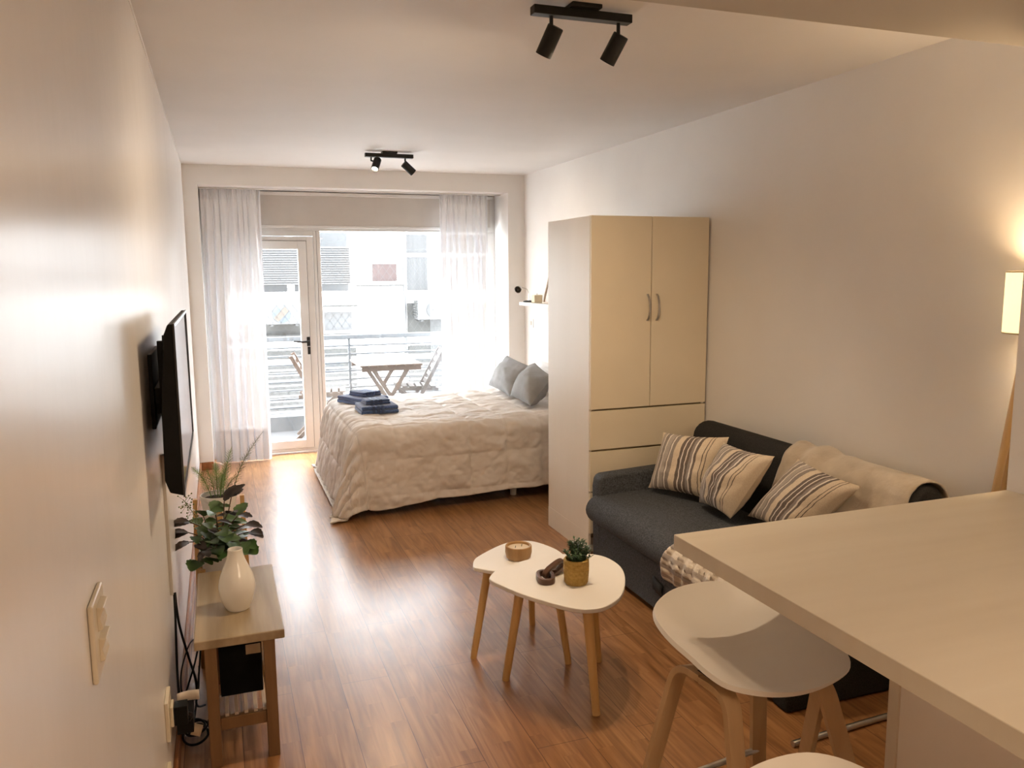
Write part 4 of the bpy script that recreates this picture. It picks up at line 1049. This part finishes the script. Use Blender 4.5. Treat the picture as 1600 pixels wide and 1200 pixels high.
tg = [(-.16, 3.52, .63, 1), (-.17, 3.54, .58, 1), (-.165, 3.50, .55, 1), (-.135, 3.47, .475, 0), (-.105, 3.50, .655, 0), (-.055, 3.48, .665, 0), (-.01, 3.50, .655, 1), (.03, 3.50, .64, 1), (.06, 3.50, .60, 1), (.075, 3.50, .565, 1),
      (.05, 3.47, .53, 0), (.06, 3.46, .50, 0), (.005, 3.45, .545, 0), (-.045, 3.44, .60, 0), (-.08, 3.44, .565, 0), (-.02, 3.42, .585, 0), (.02, 3.43, .525, 0), (-.10, 3.45, .525, 1), (-.06, 3.43, .535, 0), (-.02, 3.58, .69, 1), (.01, 3.60, .70, 1), (-.06, 3.62, .63, 0), (.03, 3.64, .60, 0), (-.12, 3.63, .58, 0), (-.03, 3.42, .52, 0), (.035, 3.40, .545, 0)]
for i, (x, y, z, dkf) in enumerate(tg):
    p = V((x, y, z)); b0 = base + V((rnd.uniform(-.03, .03), rnd.uniform(-.03, .03), 0))
    stm.tube(catmull([b0, b0.lerp(p, .5) + V((0, 0, .02)), p], 4, False), .0024, 6)
    d_ = (p - base); d_.z *= .35; d_ = d_.normalized() + V((0, -.25, .12))
    up = V((rnd.uniform(-.3, .3), rnd.uniform(-.5, 0), 1))
    for j in range(2 if dkf else 1):
        broad(mdk if dkf else mg, p, d_ + V((rnd.uniform(-.5, .5), rnd.uniform(-.4, .4), -.25 * j)), up, rnd.uniform(.058, .08), rnd.uniform(.045, .062) * (.8 if dkf else 1.2))
    for q_ in (.45, .62, .8): broad(mg if rnd.random() < .75 else mdk, b0.lerp(p, q_), (-d_.y + rnd.uniform(-.6, .6), d_.x - .3, .15), up, .06, .046)
mg.build('foliage', 'leaf', pl, angle=180); mdk.build('dark_foliage', 'leaf_dark', pl, angle=180); stm.build('stem', 'stem', pl)
sp_ = MB()
for k in range(46):
    a = rnd.random(); e = V((-.115 - .065 * a, 3.55, .60 + .12 * a)); q_ = e + V((rnd.uniform(-.03, .03), rnd.uniform(-.03, .03), rnd.uniform(-.03, .03)))
    sp_.tube([e, q_], .0006, 4); sp_.sphere(q_, .0035, 6, 4)
sp_.tube([base, (-.10, 3.555, .58), (-.18, 3.55, .72)], .0014, 5)
sp_.build('flower_spray', 'fern_dark', pl)

# ------------------------------------------------------------------ ceiling spotlights
def spot_track(x0, x1, y, label, heads, cone):
    t = thing('ceiling_spotlight', label, 'ceiling light', ((x0 + x1) / 2, y, ZC), group='black two-head ceiling spotlights')
    xm_ = (x0 + x1) / 2
    MB().box((xm_ - .055, y - .045, ZC - .014), (xm_ + .055, y + .035, ZC)).build('ceiling_plate', 'black', t, bevel=.003)
    MB().box((x0, y - .020, ZC - .042), (x1, y + .020, ZC - .014)).build('track_bar', 'black', t, bevel=.002)
    for (sx, top, d_) in heads:
        top, d_ = V(top), V(d_).normalized()
        hd = MB().lathe([(.001, 0), (.026, 0), (.028, .003), (.028, .100), (.024, .100), (.023, .082), (.0001, .080)], top, 28, d_).build('lamp_head', 'black', t)
        MB().tube([(sx, y, ZC - .040), (sx, y, top.z - .004), tuple(top + d_ * .03)], .0065, 10).build('stem', 'black', hd, off=t.location)
        MB().lathe([(.0225, .086), (.0001, .0875)], top, 20, d_).build('bulb', 'bulb', hd, off=t.location)
        l = bpy.data.lights.new('spot_lamp', 'SPOT'); l.energy = SPOT_W * (1.0 if cone > 150 else .5); l.color = (1, .76, .50); l.spot_size = math.radians(cone); l.spot_blend = .8; l.shadow_soft_size = .02
        lo = bpy.data.objects.new('spot_lamp', l); C.objects.link(lo); lo.location = top + d_ * .104
        lo.rotation_euler = d_.to_track_quat('-Z', 'Y').to_euler()
SPOT_W = 30
spot_track(1.03, 1.392, 2.625, 'black two-head spotlight on the near ceiling above the coffee tables', [(1.098, (1.118, 2.632, 2.464), (-.28, .45, -.84)), (1.348, (1.363, 2.632, 2.458), (-.30, .45, -.80))], 165)
spot_track(1.073, 1.432, 6.105, 'black two-head spotlight on the far ceiling in front of the window', [(1.118, (1.158, 6.06, 2.472), (-.34, -.52, -.78)), (1.372, (1.352, 6.075, 2.452), (.72, .05, -.62))], 100)

# ------------------------------------------------------------------ light
wld = bpy.data.worlds.new('sky'); scene.world = wld; wld.use_nodes = True
nt = wld.node_tree; bg = nt.nodes['Background']
tc = nt.nodes.new('ShaderNodeTexCoord'); sx = nt.nodes.new('ShaderNodeSeparateXYZ'); nt.links.new(tc.outputs['Generated'], sx.inputs[0])
cr_ = nt.nodes.new('ShaderNodeValToRGB'); cr_.color_ramp.elements[0].position = .45; cr_.color_ramp.elements[0].color = (.62, .64, .66, 1); cr_.color_ramp.elements[1].position = .75; cr_.color_ramp.elements[1].color = (.88, .93, 1.0, 1)
mr = nt.nodes.new('ShaderNodeMapRange'); mr.inputs['From Min'].default_value = -1; nt.links.new(sx.outputs['Z'], mr.inputs['Value']); nt.links.new(mr.outputs[0], cr_.inputs['Fac'])
nt.links.new(cr_.outputs['Color'], bg.inputs['Color']); bg.inputs['Strength'].default_value = 30.0

def area(name, loc, tgt, sx_, sy_, w, col, portal=False):
    l = bpy.data.lights.new(name, 'AREA'); l.shape = 'RECTANGLE'; l.size = sx_; l.size_y = sy_; l.energy = w; l.color = col
    if portal: l.cycles.is_portal = True
    o = bpy.data.objects.new(name, l); C.objects.link(o); o.location = loc
    o.rotation_euler = (V(tgt) - V(loc)).to_track_quat('-Z', 'Y').to_euler(); return o
area('window_portal', (1.23, 7.74, 1.04), (1.23, 0, 1.04), 2.68, 2.06, 1, (1, 1, 1), True)
area('kitchen_fill', (1.45, -.7, 2.29), (1.45, -.7, 0), .9, .9, 34, (1, .74, .50))  # unseen fill light added to brighten the counter and the near room
pl_ = bpy.data.lights.new('floor_lamp_bulb', 'POINT'); pl_.energy = 9; pl_.color = (1, .72, .42); pl_.shadow_soft_size = .04
po = bpy.data.objects.new('floor_lamp_bulb', pl_); C.objects.link(po); po.location = (2.643, 2.017, 1.56)

# ------------------------------------------------------------------ camera
f, yaw, pitch, roll = 1264.2, .34661, .137916, .0082457
cy_, sy_ = math.cos(yaw), math.sin(yaw)
fwd = V((sy_ * math.cos(pitch), cy_ * math.cos(pitch), -math.sin(pitch))); right = V((cy_, -sy_, 0)); down = fwd.cross(right)
c_, s_ = math.cos(roll), math.sin(roll)
r2 = right * c_ + down * s_; d2 = right * -s_ + down * c_
cam = bpy.data.cameras.new('camera'); cam.sensor_width = 36; cam.sensor_fit = 'HORIZONTAL'; cam.lens = f / 1600 * 36; cam.clip_start = .02; cam.clip_end = 200
co = bpy.data.objects.new('camera', cam); C.objects.link(co)
mw = Matrix.Identity(4)
for i in range(3): mw[i][0], mw[i][1], mw[i][2] = r2[i], -d2[i], -fwd[i]
mw.translation = V((0, 0, 1.65)); co.matrix_world = mw
scene.camera = co

scene.view_settings.view_transform = 'Standard'
scene.view_settings.look = 'None'
scene.view_settings.exposure = .60
scene.cycles.use_denoising = True
scene.cycles.max_bounces = 10; scene.cycles.diffuse_bounces = 6; scene.cycles.transparent_max_bounces = 16
scene.cycles.sample_clamp_indirect = 6
for o in list(scene.objects):
    if '_w' in o: del o['_w']
